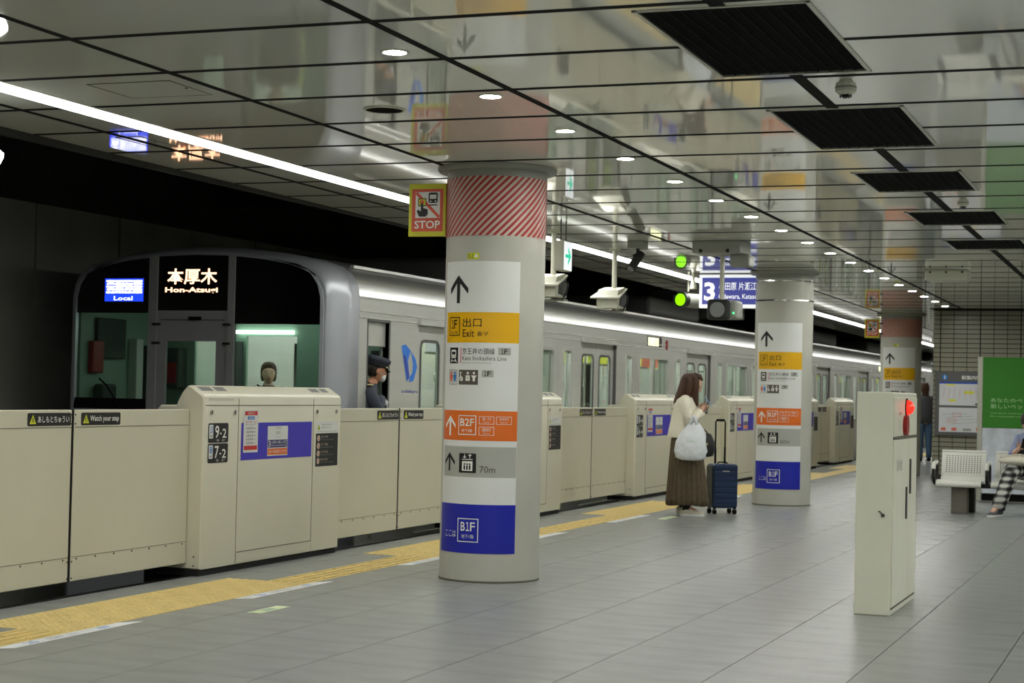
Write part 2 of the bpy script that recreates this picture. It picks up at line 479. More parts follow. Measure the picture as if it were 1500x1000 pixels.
# border stones between tiles and gates, tactile paving
bo = MB()
for j in range(0, 70):
    y = -8 + 1.2 * j
    if y < 79: bo.box(-5.348, -5.003, y + .002, y + 1.198, -0.011, 0); bo.box(XE, -5.952, y + .002, y + 1.198, -0.011, 0)
bo.build('border_stone', 'floor_tile', fl)
OPEN = [(2.9, 5.63), (7.74, 10.48), (12.58, 15.3), (17.94, 20.66), (22.75, 25.47), (27.6, 30.3), (32.35, 34.1), (36.2, 39.0), (41.0, 43.8), (46, 48.6)]
def in_open(y): return any(a + .05 < y < b - .05 for a, b in OPEN)
def dome_tile_bm(dots=True):
    b = MB('tactile'); b.box(.002, .298, .002, .298, -0.011, 0.001)
    if dots:
        for a in range(5):
            for c in range(5):
                px = 0.03 + .06 * a; py = .03 + .06 * c; n = 6
                r0 = [(px + .017 * math.cos(2 * PI * i / n), py + .017 * math.sin(2 * PI * i / n), .001) for i in range(n)]
                r1 = [(px + .010 * math.cos(2 * PI * i / n), py + .010 * math.sin(2 * PI * i / n), .006) for i in range(n)]
                b.loft([r0, r1])
    else:
        for a in range(4):
            x = 0.04 + .073 * a
            b.box(x - .012, x + .012, .012, .288, .001, .006)
    return b
dome_b = dome_tile_bm(True); bar_b = dome_tile_bm(False)
def me_of(name, b):
    me = bpy.data.meshes.new(name); me.from_pydata(b.v, [], b.f); me.materials.append(M['tactile']); return me
dome_me, bar_me = me_of('dome_tile', dome_b), me_of('bar_tile', bar_b)
cnt = 0; far = MB('tactile')
tp = thing('tactile_paving', 'yellow tactile paving strip with domes and bars in front of the cream gates', 'tactile paving', (0, 0, 0))
for j in range(0, 190):
    y = 6.0 + .3 * j
    if y > 50: break
    dots = in_open(y + .15)
    for x in ((-5.95, -5.65) if dots else (-5.65,)):
        if y < 26:
            link('dome_tile' if dots else 'bar_tile', dome_me if dots else bar_me, tp, (x, y, 0)); cnt += 1
        else:
            far.box(x + .002, x + .298, y + .002, y + .298, -.011, .004)
    if not dots:
        rest2 = None
far.build('far_tile', 'tactile', tp)
pl = MB('floor_tile')
for j in range(0, 190):
    y = 6.0 + .3 * j
    if not in_open(y + .15): pl.box(-5.948, -5.652, y + .002, y + .298, -.011, 0)
pl.build('border_stone', 'floor_tile', fl)
MB().box(-5.95, -5.35, -8, 6, -.011, 0.0).build('border_stone', 'tactile', fl)
# rubber edge below the gate doors and the platform edge wall
ed = MB().box(-6.72, XE - .001, -8, 80, -0.25, -0.09).build('platform_edge_step', 'rubber'); tag(ed, kind='structure'); ed.name = 'trim_1'
# ------------------------------------------------------------ setting: track side
tb = MB().box(-11.2, -6.3, -8, 80, -1.3, -1.15).build('floor_trackbed', 'ballast'); tb.name = 'floor_track'; tag(tb, kind='structure')
wl = MB().box(-11.3, -10.42, -8, 80, -1.3, 4.0).build('wall_left', 'tunnel_dark'); tag(wl, kind='structure')
yy = 8.55
while yy < 62:
    if abs(yy) > 0: MB().box(-10.42, -10.3, yy + .01, yy + 1.42, -1.1, 3.0).build('wall_panel', 'tunnel_panel', wl)
    yy += 1.44
tc_ = MB().box(-11.3, -6.62, -8, 80, 3.95, 4.15).build('ceiling_tunnel', 'tunnel_dark'); tag(tc_, kind='structure')
for y in (18, 24.4, 30.8, 37.2, 43.6, 50):
    MB().box(-10.42, -6.8, y, y + .5, 3.35, 3.95).build('roof_beam', 'tunnel_dark', tc_)
fb = MB().box(-6.80, -6.76, -8, 80, 2.80, 3.96).build('trim_2', 'tunnel_dark'); tag(fb, kind='structure')
wf = MB().box(-11.3, -3.7, 80, 80.2, -1.3, 4.1).build('wall_end', 'tunnel_dark'); tag(wf, kind='structure')
for i, x in enumerate((-8.95, -7.55)):
    r = MB().box(x - .03, x + .03, -8, 80, -1.15, -1.0).box(x - .07, x + .07, -8, 80, -1.15, -1.13).build('rail', 'rail')
    tag(r, 'steel running rail of the dark trackbed, ' + ('farther from the platform' if i == 0 else 'nearer the platform'), 'rail')
# ------------------------------------------------------------ setting: ceiling
cl = MB()
cl.add([(-6.76, -8, cz(-8) + .04), (6.6, -8, cz(-8) + .04), (6.6, 29.4, cz(29.4) + .04), (-6.76, 29.4, cz(29.4) + .04),
        (-6.76, -8, cz(-8) + .3), (6.6, -8, cz(-8) + .3), (6.6, 29.4, cz(29.4) + .3), (-6.76, 29.4, cz(29.4) + .3)],
       [(0, 3, 2, 1), (4, 5, 6, 7), (0, 1, 5, 4), (1, 2, 6, 5), (2, 3, 7, 6), (3, 0, 4, 7)])
cl.add([(-6.76, 29.4, cz(29.4) + .04), (-3.7, 29.4, cz(29.4) + .04), (-3.7, 80, cz(80) + .04), (-6.76, 80, cz(80) + .04),
        (-6.76, 29.4, cz(29.4) + .3), (-3.7, 29.4, cz(29.4) + .3), (-3.7, 80, cz(80) + .3), (-6.76, 80, cz(80) + .3)],
       [(0, 3, 2, 1), (4, 5, 6, 7), (0, 1, 5, 4), (1, 2, 6, 5), (2, 3, 7, 6), (3, 0, 4, 7)])
ce = cl.build('ceiling', 'ceiling_void'); tag(ce, kind='structure')
XJ = [-6.755, -6.235, -4.74, -3.235, -1.74, -0.245, 1.25, 2.745, 4.24, 5.735, 6.6]
PY0, PD = 6.80, 0.8465
VENTS = [(6.88, 8.39), (9.41, 10.92), (12.06, 13.20), (14.57, 15.68), (17.06, 18.12)]
VX0, VX1 = -2.10, -1.37
PIL = [(-4.45, 11.47), (-4.45, 21.13), (-4.45, 30.79)]
strip_x0, strip_x1 = -5.955, -5.765
npan = 0; pool = MB(); fn = MB()
def panel_box(b, x0, x1, y0, y1):
    b.add([(x0, y0, cz(y0)), (x1, y0, cz(y0)), (x1, y1, cz(y1)), (x0, y1, cz(y1)),
           (x0, y0, cz(y0) + .03), (x1, y0, cz(y0) + .03), (x1, y1, cz(y1) + .03), (x0, y1, cz(y1) + .03)],
          [(0, 3, 2, 1), (4, 5, 6, 7), (0, 1, 5, 4), (1, 2, 6, 5), (2, 3, 7, 6), (3, 0, 4, 7)])
def cells(x0, x1, y0, y1, holes):
    """split a panel around rectangular holes"""
    xs = sorted({x0, x1} | {h for a, b, c, d in holes for h in (a, b) if x0 < h < x1})
    ys = sorted({y0, y1} | {h for a, b, c, d in holes for h in (c, d) if y0 < h < y1})
    out = []
    for i in range(len(xs) - 1):
        for j in range(len(ys) - 1):
            mx = (xs[i] + xs[i + 1]) / 2; my = (ys[j] + ys[j + 1]) / 2
            if not any(a < mx < b and c < my < d for a, b, c, d in holes): out.append((xs[i], xs[i + 1], ys[j], ys[j + 1]))
    return out
holes = [(strip_x0 - .012, strip_x1 + .012, -9, 81)] + [(VX0, VX1, a, b) for a, b in VENTS]
k0 = int((-8 - PY0) / PD) - 1
for k in range(k0, 90):
    y0 = PY0 + PD * k; y1 = y0 + PD
    if y0 < -8 or y1 > 79.5: continue
    gx, gy = .016, .010
    for i in range(len(XJ) - 1):
        if y1 > 29.5 and XJ[i] > -3.8: continue
        x0 = XJ[i] + gx * (1 if i else 0); x1 = XJ[i + 1] - gx
        if y1 > 29.5 and x1 > -3.7: x1 = -3.75
        b = MB('ceiling_enamel')
        for c in cells(x0, x1, y0 + gy, y1 - gy, holes): panel_box(b, *c)
        seen = 6 < y0 < 45 and x1 < 1 and x1 > -0.85 * y1 - 1
        if not b.v: continue
        if seen and npan < 300: b.build('ceiling_panel', 'ceiling_enamel', ce); npan += 1
        else: pool.mats = ['ceiling_enamel']; pool.add(b.v, b.f)
tag(pool.build('ceiling_panel', 'ceiling_enamel', ce), kind='stuff')
for k in range(k0, 88):
    y = PY0 + PD * k
    if y < -7.9 or y > 72: continue
    xe = 6.6 if y < 29.5 else -3.75
    segs = [(-6.75, strip_x0 - .02), (strip_x1 + .02, xe)]
    if any(a < y < b for a, b in VENTS): segs = [segs[0], (strip_x1 + .02, VX0), (VX1, xe)]
    b = MB('black')
    for x0, x1 in segs: b.box(x0, x1, y - .026, y + .026, cz(y) - .0015, cz(y) + .02)
    b.build('cross_joint', 'black', ce)
for i, x in enumerate(XJ[1:-1]):
    hw = .022 if x != -1.74 else .032
    ye = 79 if x < -3.8 else 29.45
    vv = sorted(VENTS) if VX0 < x < VX1 else []
    ys_ = [-7.9]
    for a, c in vv: ys_ += [a, c]
    ys_.append(ye); b = MB('black')
    for q in range(0, len(ys_), 2):
        ya, yb = ys_[q], ys_[q + 1]
        b.add([(x - hw, ya, cz(ya) - .002), (x + hw, ya, cz(ya) - .002), (x + hw, yb, cz(yb) - .002), (x - hw, yb, cz(yb) - .002), (x - hw, ya, cz(ya) + .02), (x + hw, ya, cz(ya) + .02), (x + hw, yb, cz(yb) + .02), (x - hw, yb, cz(yb) + .02)],
              [(0, 3, 2, 1), (4, 5, 6, 7), (0, 1, 5, 4), (1, 2, 6, 5), (2, 3, 7, 6), (3, 0, 4, 7)])
    b.build('long_joint', 'black', ce)
# access hatches outlined in the panels
for x0, x1, y0, y1 in ((-5.36, -4.86, 7.84, 8.28), (-6.30, -6.12, 9.55, 10.0)):
    z = cz((y0 + y1) / 2); b = MB()
    t = .004
    b.box(x0, x1, y0, y0 + t, z - .002, z + .004); b.box(x0, x1, y1 - t, y1, z - .002, z + .004)
    b.box(x0, x0 + t, y0, y1, z - .002, z + .004); b.box(x1 - t, x1, y0, y1, z - .002, z + .004)
    b.cyl((x1 - .03, (y0 + y1) / 2, z - .004), (x1 - .03, (y0 + y1) / 2, z + .004), .008, n=8)
    b.build('hatch_outline', 'seam', ce)
# ------------------------------------------------------------ setting: walls on the right, behind, end
wb = MB().box(-6.7, 6.8, -8.2, -8, -1.2, 3.2).build('wall_back', 'pale_wall'); tag(wb, kind='structure')
wr = MB().box(6.6, 6.8, -8, 29.6, -.2, 3.2).build('wall_right', 'pale_wall'); tag(wr, kind='structure')
FY = 29.5
we = MB().box(-3.74, 6.6, FY, FY + .25, -.1, 3.0).build('wall_far', 'tile_grout'); tag(we, kind='structure')
wc = MB().box(-3.74, -3.5, FY + .25, 80, -.1, 3.0).build('wall_corner', 'tile_wall'); wc.name = 'wall_side'; tag(wc, kind='structure')
tw, th = .211, .0765
tb_ = MB().box(.006, tw - .006, -0.012, 0, .0065, th - .0065)
tile2 = bpy.data.meshes.new('wall_tile'); tile2.from_pydata(tb_.v, [], tb_.f); tile2.materials.append(M['tile_wall'])
nt_ = 0; rw = MB('tile_wall')
for r in range(36, -1, -1):
    for c in range(0, 49):
        x = -3.63 + tw * c; z = .0 + th * r
        if z + th > 2.76: continue
        hidden = (x > -3.62 and x < -2.97 + .0 and .75 < z < 1.7)
        if x < -2.2 and not hidden and nt_ < 300:
            link('wall_tile', tile2, we, (x, FY, z)); nt_ += 1
        else: rw.box(x + .006, x + tw - .006, FY - .012, FY, z + .0065, z + th - .0065)
for r in range(36):
    z = th * r
    if z + th < 2.76: rw.box(-3.74, -3.64, FY - .012, FY, z + .006, z + th - .006)
tag(rw.build('wall_tile', 'tile_wall', we), kind='stuff')
jb = MB()
for c in range(0, 17): x = -3.63 + tw * 3 * c; jb.box(x - .009, x + .009, FY - .013, FY, 0, 2.76)
jb.build('expansion_joint', 'tile_joint', we)
bs = MB().box(-3.745, 6.6, FY - .02, FY - .013, 0, .08).build('baseboard_far', 'tile_grout'); tag(bs, kind='structure')

t = thing('equipment_box', 'dark grey equipment box beyond the train roof, behind the green signal lamp', 'box', (-8.6, 30.0, 2.62))
MB().bbox(-.1, 1.45, 0, .6, 0, .5, .02).build('casing', 'tunnel_panel', t)
for x_ in (0, 1.3): MB().box(x_, x_ + .05, .2, .4, .5, 1.33).build('hanger', 'dark_metal', t)
# ------------------------------------------------------------ ceiling lamps and fittings
def strip_light(x0, x1, ya, yb, label, em='strip_light'):
    t = thing('strip_light', label, 'ceiling light', ((x0 + x1) / 2, ya, cz(ya)))
    n = 12; X = (x1 - x0) / 2
    hb = MB(); db = MB(); L = yb - ya; dz = -CS * L
    def bx(b, xa, xb, za, zb): b.add([(xa, 0, za), (xb, 0, za), (xb, L, za + dz), (xa, L, za + dz), (xa, 0, zb), (xb, 0, zb), (xb, L, zb + dz), (xa, L, zb + dz)],
                                     [(0, 3, 2, 1), (4, 5, 6, 7), (0, 1, 5, 4), (1, 2, 6, 5), (2, 3, 7, 6), (3, 0, 4, 7)])
    bx(hb, -X - .01, -X + .012, -.003, .03); bx(hb, X - .012, X + .01, -.003, .03); bx(hb, -X - .01, X + .01, .022, .034)
    bx(db, -X + .013, X - .013, -.006, .02)
    hb.build('housing', 'aluminium', t); db.build('diffuser', em, t)
strip_light(strip_x0, strip_x1, -8, 78, 'continuous white strip light running along the ceiling above the cream gates')
# a second platform strip beyond the right edge of the frame
strip_light(2.42, 2.57, -8, 29, 'white strip light along the ceiling out of frame on the right', 'strip_light_right')
dl0 = None
for row, X in enumerate((-3.405, 0.55)):
    for k in range(-12, 18):
        y = 7.43 + 1.22 * k
        if y < -7.6 or y > 28.6: continue
        if dl0 is None:
            t = thing('downlight', 'x', 'downlight', (X, y, cz(y)))
            MB().lathe([(.062, .004), (.066, -.002), (.066, -.006), (.054, -.006), (.054, .004)], n=24, loop=True).build('trim_ring', 'fixture_white', t)
            MB().lathe([(.001, -.003), (.054, -.003), (.054, 0), (.001, 0)], n=20).build('lens', 'down_light', t)
            dl0 = t
        else:
            t = copy_tree(dl0); t.location = (X, y, cz(y))
        if row == 0 and k >= 0:
            ORD = ['nearest', 'second nearest', 'third nearest', 'fourth nearest', 'fifth nearest', 'sixth nearest', 'seventh nearest', 'eighth nearest', 'ninth nearest', 'tenth nearest',
                   'eighth from the far end', 'seventh from the far end', 'sixth from the far end', 'fifth from the far end', 'fourth from the far end', 'third from the far end', 'second from the far end', 'farthest']
            t['label'] = 'small round lit downlight, %s of the row in the glossy ceiling' % ORD[min(k, 17)]
            t['group'] = 'downlights in the row along the ceiling'
        else:
            t['label'] = 'small round downlight in the ceiling outside the photographed view'
            t['group'] = 'downlights outside the view'
vl = ['nearest and largest black ceiling vent panel, at the top of the picture', 'second black ceiling vent panel, just beyond the nearer smoke detector',
      'third black ceiling vent panel from the camera', 'fourth black ceiling vent panel, beyond the farther small detector', 'farthest and smallest black ceiling vent panel at the right edge']
for i, (a, b) in enumerate(VENTS):
    t = thing('ceiling_vent', vl[i], 'vent', ((VX0 + VX1) / 2, a, cz(a)), group='black vent panels in the ceiling')
    L = b - a; X = (VX1 - VX0) / 2; dz = -CS * L
    g = MB()
    def sb(bb, x0, x1, y0, y1, z0, z1):
        bb.add([(x0, y0, z0 - CS * y0), (x1, y0, z0 - CS * y0), (x1, y1, z0 - CS * y1), (x0, y1, z0 - CS * y1), (x0, y0, z1 - CS * y0), (x1, y0, z1 - CS * y0), (x1, y1, z1 - CS * y1), (x0, y1, z1 - CS * y1)],
               [(0, 3, 2, 1), (4, 5, 6, 7), (0, 1, 5, 4), (1, 2, 6, 5), (2, 3, 7, 6), (3, 0, 4, 7)])
    sb(g, -X + .02, X - .02, .02, L - .02, .004, .02); g.build('mesh_panel', 'vent_black', t)
    f = MB(); sb(f, -X, -X + .02, 0, L, -.006, .02); sb(f, X - .02, X, 0, L, -.006, .02); sb(f, -X, X, 0, .018, -.006, .02); sb(f, -X, X, L - .018, L, -.006, .02)
    f.build('frame', 'aluminium', t)
    s = MB()
    for q in range(1, 12): sb(s, -X + .02 + (2 * X - .04) * q / 12 - .003, -X + .02 + (2 * X - .04) * q / 12 + .003, .02, L - .02, -.001, .006)
    tag(s.build('louvre', 'black', t), kind='stuff')
for x, y, lb, sc in ((-1.528, 8.60, 'white round smoke detector on the ceiling between the two nearest black vents', 1.0), (-1.537, 13.72, 'small pale smoke detector on the ceiling between the third and fourth black vents', .8)):
    t = thing('smoke_detector', lb, 'detector', (x, y, cz(y)))
    MB().lathe([(.001, .0), (.03, 0), (.034, -.012), (.05, -.02), (.052, -.06), (.03, -.075), (.001, -.075)], n=20).build('body', 'fixture_white', t)
    MB().lathe([(.0525, -.036), (.0535, -.038), (.0535, -.044), (.0525, -.046)], n=20).build('ring', 'fixture_grey', t)
    b = MB(); b.lathe([(.018, -.075), (.02, -.088), (.001, -.094)], n=12)
    for q in range(6): a = q * PI / 3; b.box(.026 * math.cos(a) - .003, .026 * math.cos(a) + .003, .026 * math.sin(a) - .003, .026 * math.sin(a) + .003, -.09, -.07)
    b.build('sensor', 'dark_metal', t)
    if sc != 1: t.scale = (sc,) * 3
t = thing('ceiling_speaker', 'round dark ceiling speaker with a pale rim above the gates', 'speaker', (-4.146, 8.926, cz(8.926)))
MB().lathe([(.105, 0), (.118, 0), (.118, -.006), (.105, -.008)], n=32, loop=True).build('rim', 'fixture_white', t)
MB().lathe([(.001, -.005), (.104, -.005), (.104, -.001), (.001, -.001)], n=32).build('grille', 'vent_black', t)
# ------------------------------------------------------------ pillars and the signs on them
PR = 0.345
def pillar(cx, cy, label, band, tagy=True, rings=False):
    H = cz(cy)
    t = thing('pillar', label, 'pillar', (cx, cy, 0), group='round platform pillars')
    b = MB(); b.smooth = True; b.lathe([(PR, 0), (PR, H + .02)], n=64); o = b.build('shaft', 'pillar_paint', t); smooth_by_angle(o)
    MB().lathe([(PR + .004, 0), (PR + .006, .006), (PR, .012)], n=48).build('base_joint', 'seam', t)
    b = MB(); b.smooth = True
    b.lathe([(PR + .002, H - .085), (PR + .004, H - .034), (PR + .055, H - .034), (PR + .068, H - .020), (PR + .07, H - .001), (PR + .002, H - .001)], n=64)
    o = b.build('collar', 'fixture_grey', t); smooth_by_angle(o, 60)
    mp = lambda u, v, w: ((PR + w) * math.sin(u / PR), -(PR + w) * math.cos(u / PR), v)
    if band:
        z0, z1 = 2.345, H - .085
        a = Art(mp, True); C = 2 * PI * PR
        a.rect(-C / 2, z0, C / 2, z1, 'stripe_white', 0)
        pit = C / 44; sl = .40; hgt = z1 - z0; n = 24
        for q in range(44):
            u0 = -C / 2 + q * pit
            a.mb.m('stripe_red'); vs = []
            for k in range(n + 1):
                v = z0 + hgt * k / n; u = u0 + sl * k / n
                vs += [mp(u, v, .0042), mp(u + pit * .5, v, .0042)]
            a.mb.add(vs, [(2 * k, 2 * k + 1, 2 * k + 3, 2 * k + 2) for k in range(n)])
        a.build('hazard_band', t, 'red and pale diagonal striped band')
    if rings:
        for z in (2.662, 2.43):
            MB().lathe([(PR, z), (PR + .008, z + .002), (PR + .008, z + .018), (PR, z + .02)], n=48).build('steel_strap', 'chrome', t)
    if tagy:
        a = Art(mp, True); a.rect(-.075, 2.182, .015, 2.227, 'tag_yellow', 0)
        a.text('D-2', -.068, 2.188, -.028, 2.218, 'ink', 2); a.poly([(-.02, 2.195), (.008, 2.195), (.002, 2.215), (-.014, 2.218)], 'white_ink', 2)
        a.build('number_tag', t, 'small yellow D-2 tag')
    return t
def person_icon(a, u, v, s, mt, l):
    a.disc(u, v + s * .86, s * .13, mt, l, 10); a.poly([(u - s * .2, v + s * .7), (u + s * .2, v + s * .7), (u + s * .16, v + s * .3), (u + s * .08, v), (u - s * .08, v), (u - s * .16, v + s * .3)], mt, l)
def guide_sign(cx, cy, label, dist):
    t = thing('guide_sign', label, 'sign', (cx, cy, 0), group='wayfinding signs on the pillars')
    r = PR + .001
    mp = lambda u, v, w: ((r + w) * math.sin(u / PR), -(r + w) * math.cos(u / PR), v)
    def A(): return Art(mp, True, .0006)
    # backing sheet as thin curved shell
    b = MB(); n = 60; L, Rr = -.306, .304
    def shell(u0, u1, z0, z1, th):
        rings = []
        for k in range(n + 1):
            u = u0 + (u1 - u0) * k / n
            rings.append([mp(u, z0, -.0005), mp(u, z1, -.0005), mp(u, z1, th), mp(u, z0, th)])
        bb = MB(); bb.loft(rings); return bb
    shell(L, Rr, .20, 2.17, .001).build('backing', 'white_film', t)
    a = A(); a.arrow_up(-.145, 1.885, 2.075, .085, 'ink', 3); a.build('arrow', t, 'black arrow pointing up')
    # yellow exit band
    o = shell(-.278, .304, 1.617, 1.824, .0018).build('exit_band', 'yellow_sign', t); o['label'] = 'yellow exit band'
    a = A(); a.frame(-.235, 1.663, -.125, 1.79, .006, 'ink', 3)
    a.text('1F', -.212, 1.712, -.148, 1.772, 'ink', 3, .01); a.text('地上1階', -.215, 1.677, -.146, 1.695, 'ink', 3)
    a.text('出口', -.098, 1.722, .042, 1.784, 'ink', 3); a.text('Exit', -.098, 1.655, -.008, 1.706, 'ink', 3); a.text('출구', .012, 1.662, .09, 1.692, 'ink', 3)
    a.build('lettering', o)
    a = A()
    a.rect(-.225, 1.475, -.137, 1.583, 'ink', 1); a.rrect(-.207, 1.512, -.155, 1.568, .01, 'white_ink', 2); a.rect(-.2, 1.535, -.162, 1.555, 'ink', 3)
    a.disc(-.194, 1.524, .005, 'ink', 3, 8); a.disc(-.168, 1.524, .005, 'ink', 3, 8)
    a.line((-.196, 1.508), (-.212, 1.482), .006, 'white_ink', 2); a.line((-.166, 1.508), (-.15, 1.482), .006, 'white_ink', 2); a.line((-.205, 1.492), (-.157, 1.492), .005, 'white_ink', 2)
    a.rect(-.114, 1.475, -.108, 1.583, 'pink', 2)
    a.text('京王井の頭線', -.098, 1.537, .135, 1.58, 'ink', 3); a.rect(.158, 1.535, .245, 1.585, 'grey_sign', 1); a.text('1F', .176, 1.543, .226, 1.577, 'ink', 3, .012)
    a.text('Keio Inokashira Line', -.098, 1.497, .215, 1.526, 'ink_grey', 3); a.text('게이오 이노카시라선 京王井之头线', -.098, 1.473, .11, 1.486, 'ink_light', 3)
    a.build('railway_line_lettering', t)
    a = A()
    a.frame(-.226, 1.332, -.14, 1.432, .004, 'ink_light', 2); person_icon(a, -.203, 1.35, .07, 'icon_orange', 3); person_icon(a, -.163, 1.35, .07, 'icon_blue', 3); a.rect(-.1845, 1.34, -.1815, 1.425, 'ink_light', 3)
    a.rect(-.125, 1.332, .025, 1.432, 'ink_grey', 1)
    a.disc(-.104, 1.372, .016, 'white_ink', 3); a.disc(-.104, 1.372, .010, 'ink_grey', 4); a.disc(-.108, 1.412, .007, 'white_ink', 3, 8); a.rect(-.112, 1.376, -.105, 1.403, 'white_ink', 5); a.line((-.108, 1.38), (-.09, 1.358), .006, 'white_ink', 5)
    a.rect(-.066, 1.358, -.034, 1.395, 'white_ink', 3); a.disc(-.05, 1.41, .009, 'white_ink', 3, 8); a.text('+', -.057, 1.366, -.043, 1.386, 'ink_grey', 4)
    a.disc(-.004, 1.411, .009, 'white_ink', 3, 8); a.poly([(-.024, 1.395), (.016, 1.395), (.004, 1.375), (.004, 1.355), (-.012, 1.355), (-.012, 1.375)], 'white_ink', 3)
    a.rect(.05, 1.385, .13, 1.432, 'grey_sign', 1); a.text('1F', .066, 1.392, .114, 1.425, 'ink', 3, .012)
    a.build('facility_icons', t)
    o = shell(L + .004, .304, .955, 1.157, .0018).build('basement_two_band', 'orange_sign', t); o['label'] = 'orange B2F band'
    a = A(); a.arrow_up(-.20, .985, 1.12, .056, 'white_ink', 3)
    a.frame(-.118, .992, .02, 1.125, .006, 'white_ink', 3); a.text('B2F', -.102, 1.052, .004, 1.104, 'white_ink', 3, .012); a.text('地下2階', -.09, 1.01, -.008, 1.032, 'white_ink', 3)
    for u0, v0, u1, v1, tx in ((.04, 1.067, .142, 1.12, '急 行'), (.155, 1.067, .262, 1.12, '快速急行'), (.04, .992, .142, 1.05, '通勤急行')):
        a.frame(u0, v0, u1, v1, .003, 'white_ink', 3); a.text(tx, u0 + .02, v0 + .026, u1 - .02, v1 - .008, 'white_ink', 3)
        a.text('Express', u0 + .03, v0 + .008, u1 - .03, v0 + .018, 'white_ink', 3)
    a.build('lettering', o)
    o = shell(L + .03, .302, .708, .914, .0018).build('lift_band', 'grey_sign', t); o['label'] = 'grey lift direction band'
    a = A(); a.arrow_up(-.2, .745, .87, .056, 'ink', 3)
    a.rrect(-.105, .736, .025, .868, .006, 'ink', 2); a.rect(-.08, .75, 0, .815, 'white_ink', 3)
    for q in (-.06, -.04, -.02): a.disc(q, .795, .007, 'ink', 4, 8); a.rect(q - .006, .757, q + .006, .786, 'ink', 4)
    a.rect(-.08, .825, 0, .830, 'white_ink', 3); a.line((-.06, .838), (-.06, .862), .006, 'white_ink', 3); a.poly([(-.075, .845), (-.045, .845), (-.06, .835)], 'white_ink', 3)
    a.line((-.02, .836), (-.02, .856), .006, 'white_ink', 3); a.poly([(-.035, .853), (-.005, .853), (-.02, .864)], 'white_ink', 3)
    a.text(dist, .05, .74, .155, .785, 'ink_grey', 3); a.build('lettering', o)
    o = shell(L - .002, .304, .196, .525, .0022).build('basement_one_panel', 'blue_sign', t); o['label'] = 'blue B1F panel'
    a = A(); a.frame(-.105, .27, .05, .43, .006, 'white_ink', 4); a.text('B1F', -.083, .345, .03, .405, 'white_ink', 4, .014); a.text('地下1階', -.072, .295, .018, .322, 'white_ink', 4)
    a.text('ここは', -.228, .30, -.12, .345, 'white_ink', 4); a.build('lettering', o)
    return t
PLB = [('nearest round cream pillar with a red striped band at the top', True, True, False), ('middle round cream pillar with two thin steel straps, right of the suitcase', False, False, True),
       ('farthest round pillar with a red striped band, behind the white cabinet', True, True, False)]
SLB = ['tall wayfinding sign wrapped on the nearest striped pillar', 'wayfinding sign on the middle pillar beside the woman with the suitcase', 'wayfinding sign on the farthest pillar, lower part hidden by the white cabinet']
for i, (cx, cy) in enumerate(PIL):
    pillar(cx, cy, PLB[i][0], PLB[i][1], PLB[i][2], PLB[i][3]); guide_sign(cx, cy, SLB[i], ('70m', '60m', '50m')[i])
def stop_sign(x0, x1, y, z0, z1, label):
    t = thing('stop_sign', label, 'sign', ((x0 + x1) / 2, y, z0), group='STOP signs beside the striped pillars')
    W = (x1 - x0) / 2; Hh = z1 - z0
    MB().bbox(-W, W, -.012, .012, 0, Hh, .004).build('plate', 'stop_yellow', t)
    a = Art(map_y(-.012)); q = W / .1425
    a.rect(-.118 * q, .035 * q, .122 * q, .335 * q, 'stop_red', 0); a.rect(-.09 * q, .13 * q, .098 * q, .315 * q, 'white_film', 1)
    a.line((-.085 * q, .31 * q), (.093 * q, .135 * q), .022 * q, 'stop_red', 2)
    a.rect(-.07 * q, .215 * q, -.006 * q, .27 * q, 'ink', 3); a.rect(-.064 * q, .221 * q, -.012 * q, .264 * q, 'stop_yellow', 4); a.disc(-.038 * q, .242 * q, .015 * q, 'stop_red', 5, 12)
    a.poly([(-.046 * q, .235 * q), (-.03 * q, .235 * q), (-.03 * q, .20 * q), (.005 * q, .192 * q), (.005 * q, .16 * q), (-.012 * q, .14 * q), (-.06 * q, .14 * q), (-.078 * q, .18 * q), (-.07 * q, .19 * q), (-.046 * q, .175 * q)], 'ink', 6)
    a.rrect(.01 * q, .235 * q, .08 * q, .31 * q, .012 * q, 'ink', 3); a.rect(.02 * q, .265 * q, .07 * q, .295 * q, 'white_film', 4); a.disc(.026 * q, .248 * q, .006 * q, 'white_film', 4, 8); a.disc(.064 * q, .248 * q, .006 * q, 'white_film', 4, 8)
    a.line((.012 * q, .222 * q), (.078 * q, .222 * q), .008 * q, 'ink', 3)
    a.text('STOP', -.095 * q, .055 * q, .102 * q, .112 * q, 'white_ink', 3, .02)
    a.build('print', t)
    MB().box(W - .004, W + .075, -.006, .006, .06, .09).box(W - .004, W + .075, -.006, .006, Hh - .09, Hh - .06).build('bracket', 'steel_dark', t)
stop_sign(-5.083, -4.80, 11.40, 2.365, 2.735, 'red and yellow STOP sign beside the nearest striped pillar')
stop_sign(-5.044, -4.79, 30.6, 2.33, 2.655, 'small distant STOP sign beside the farthest striped pillar')
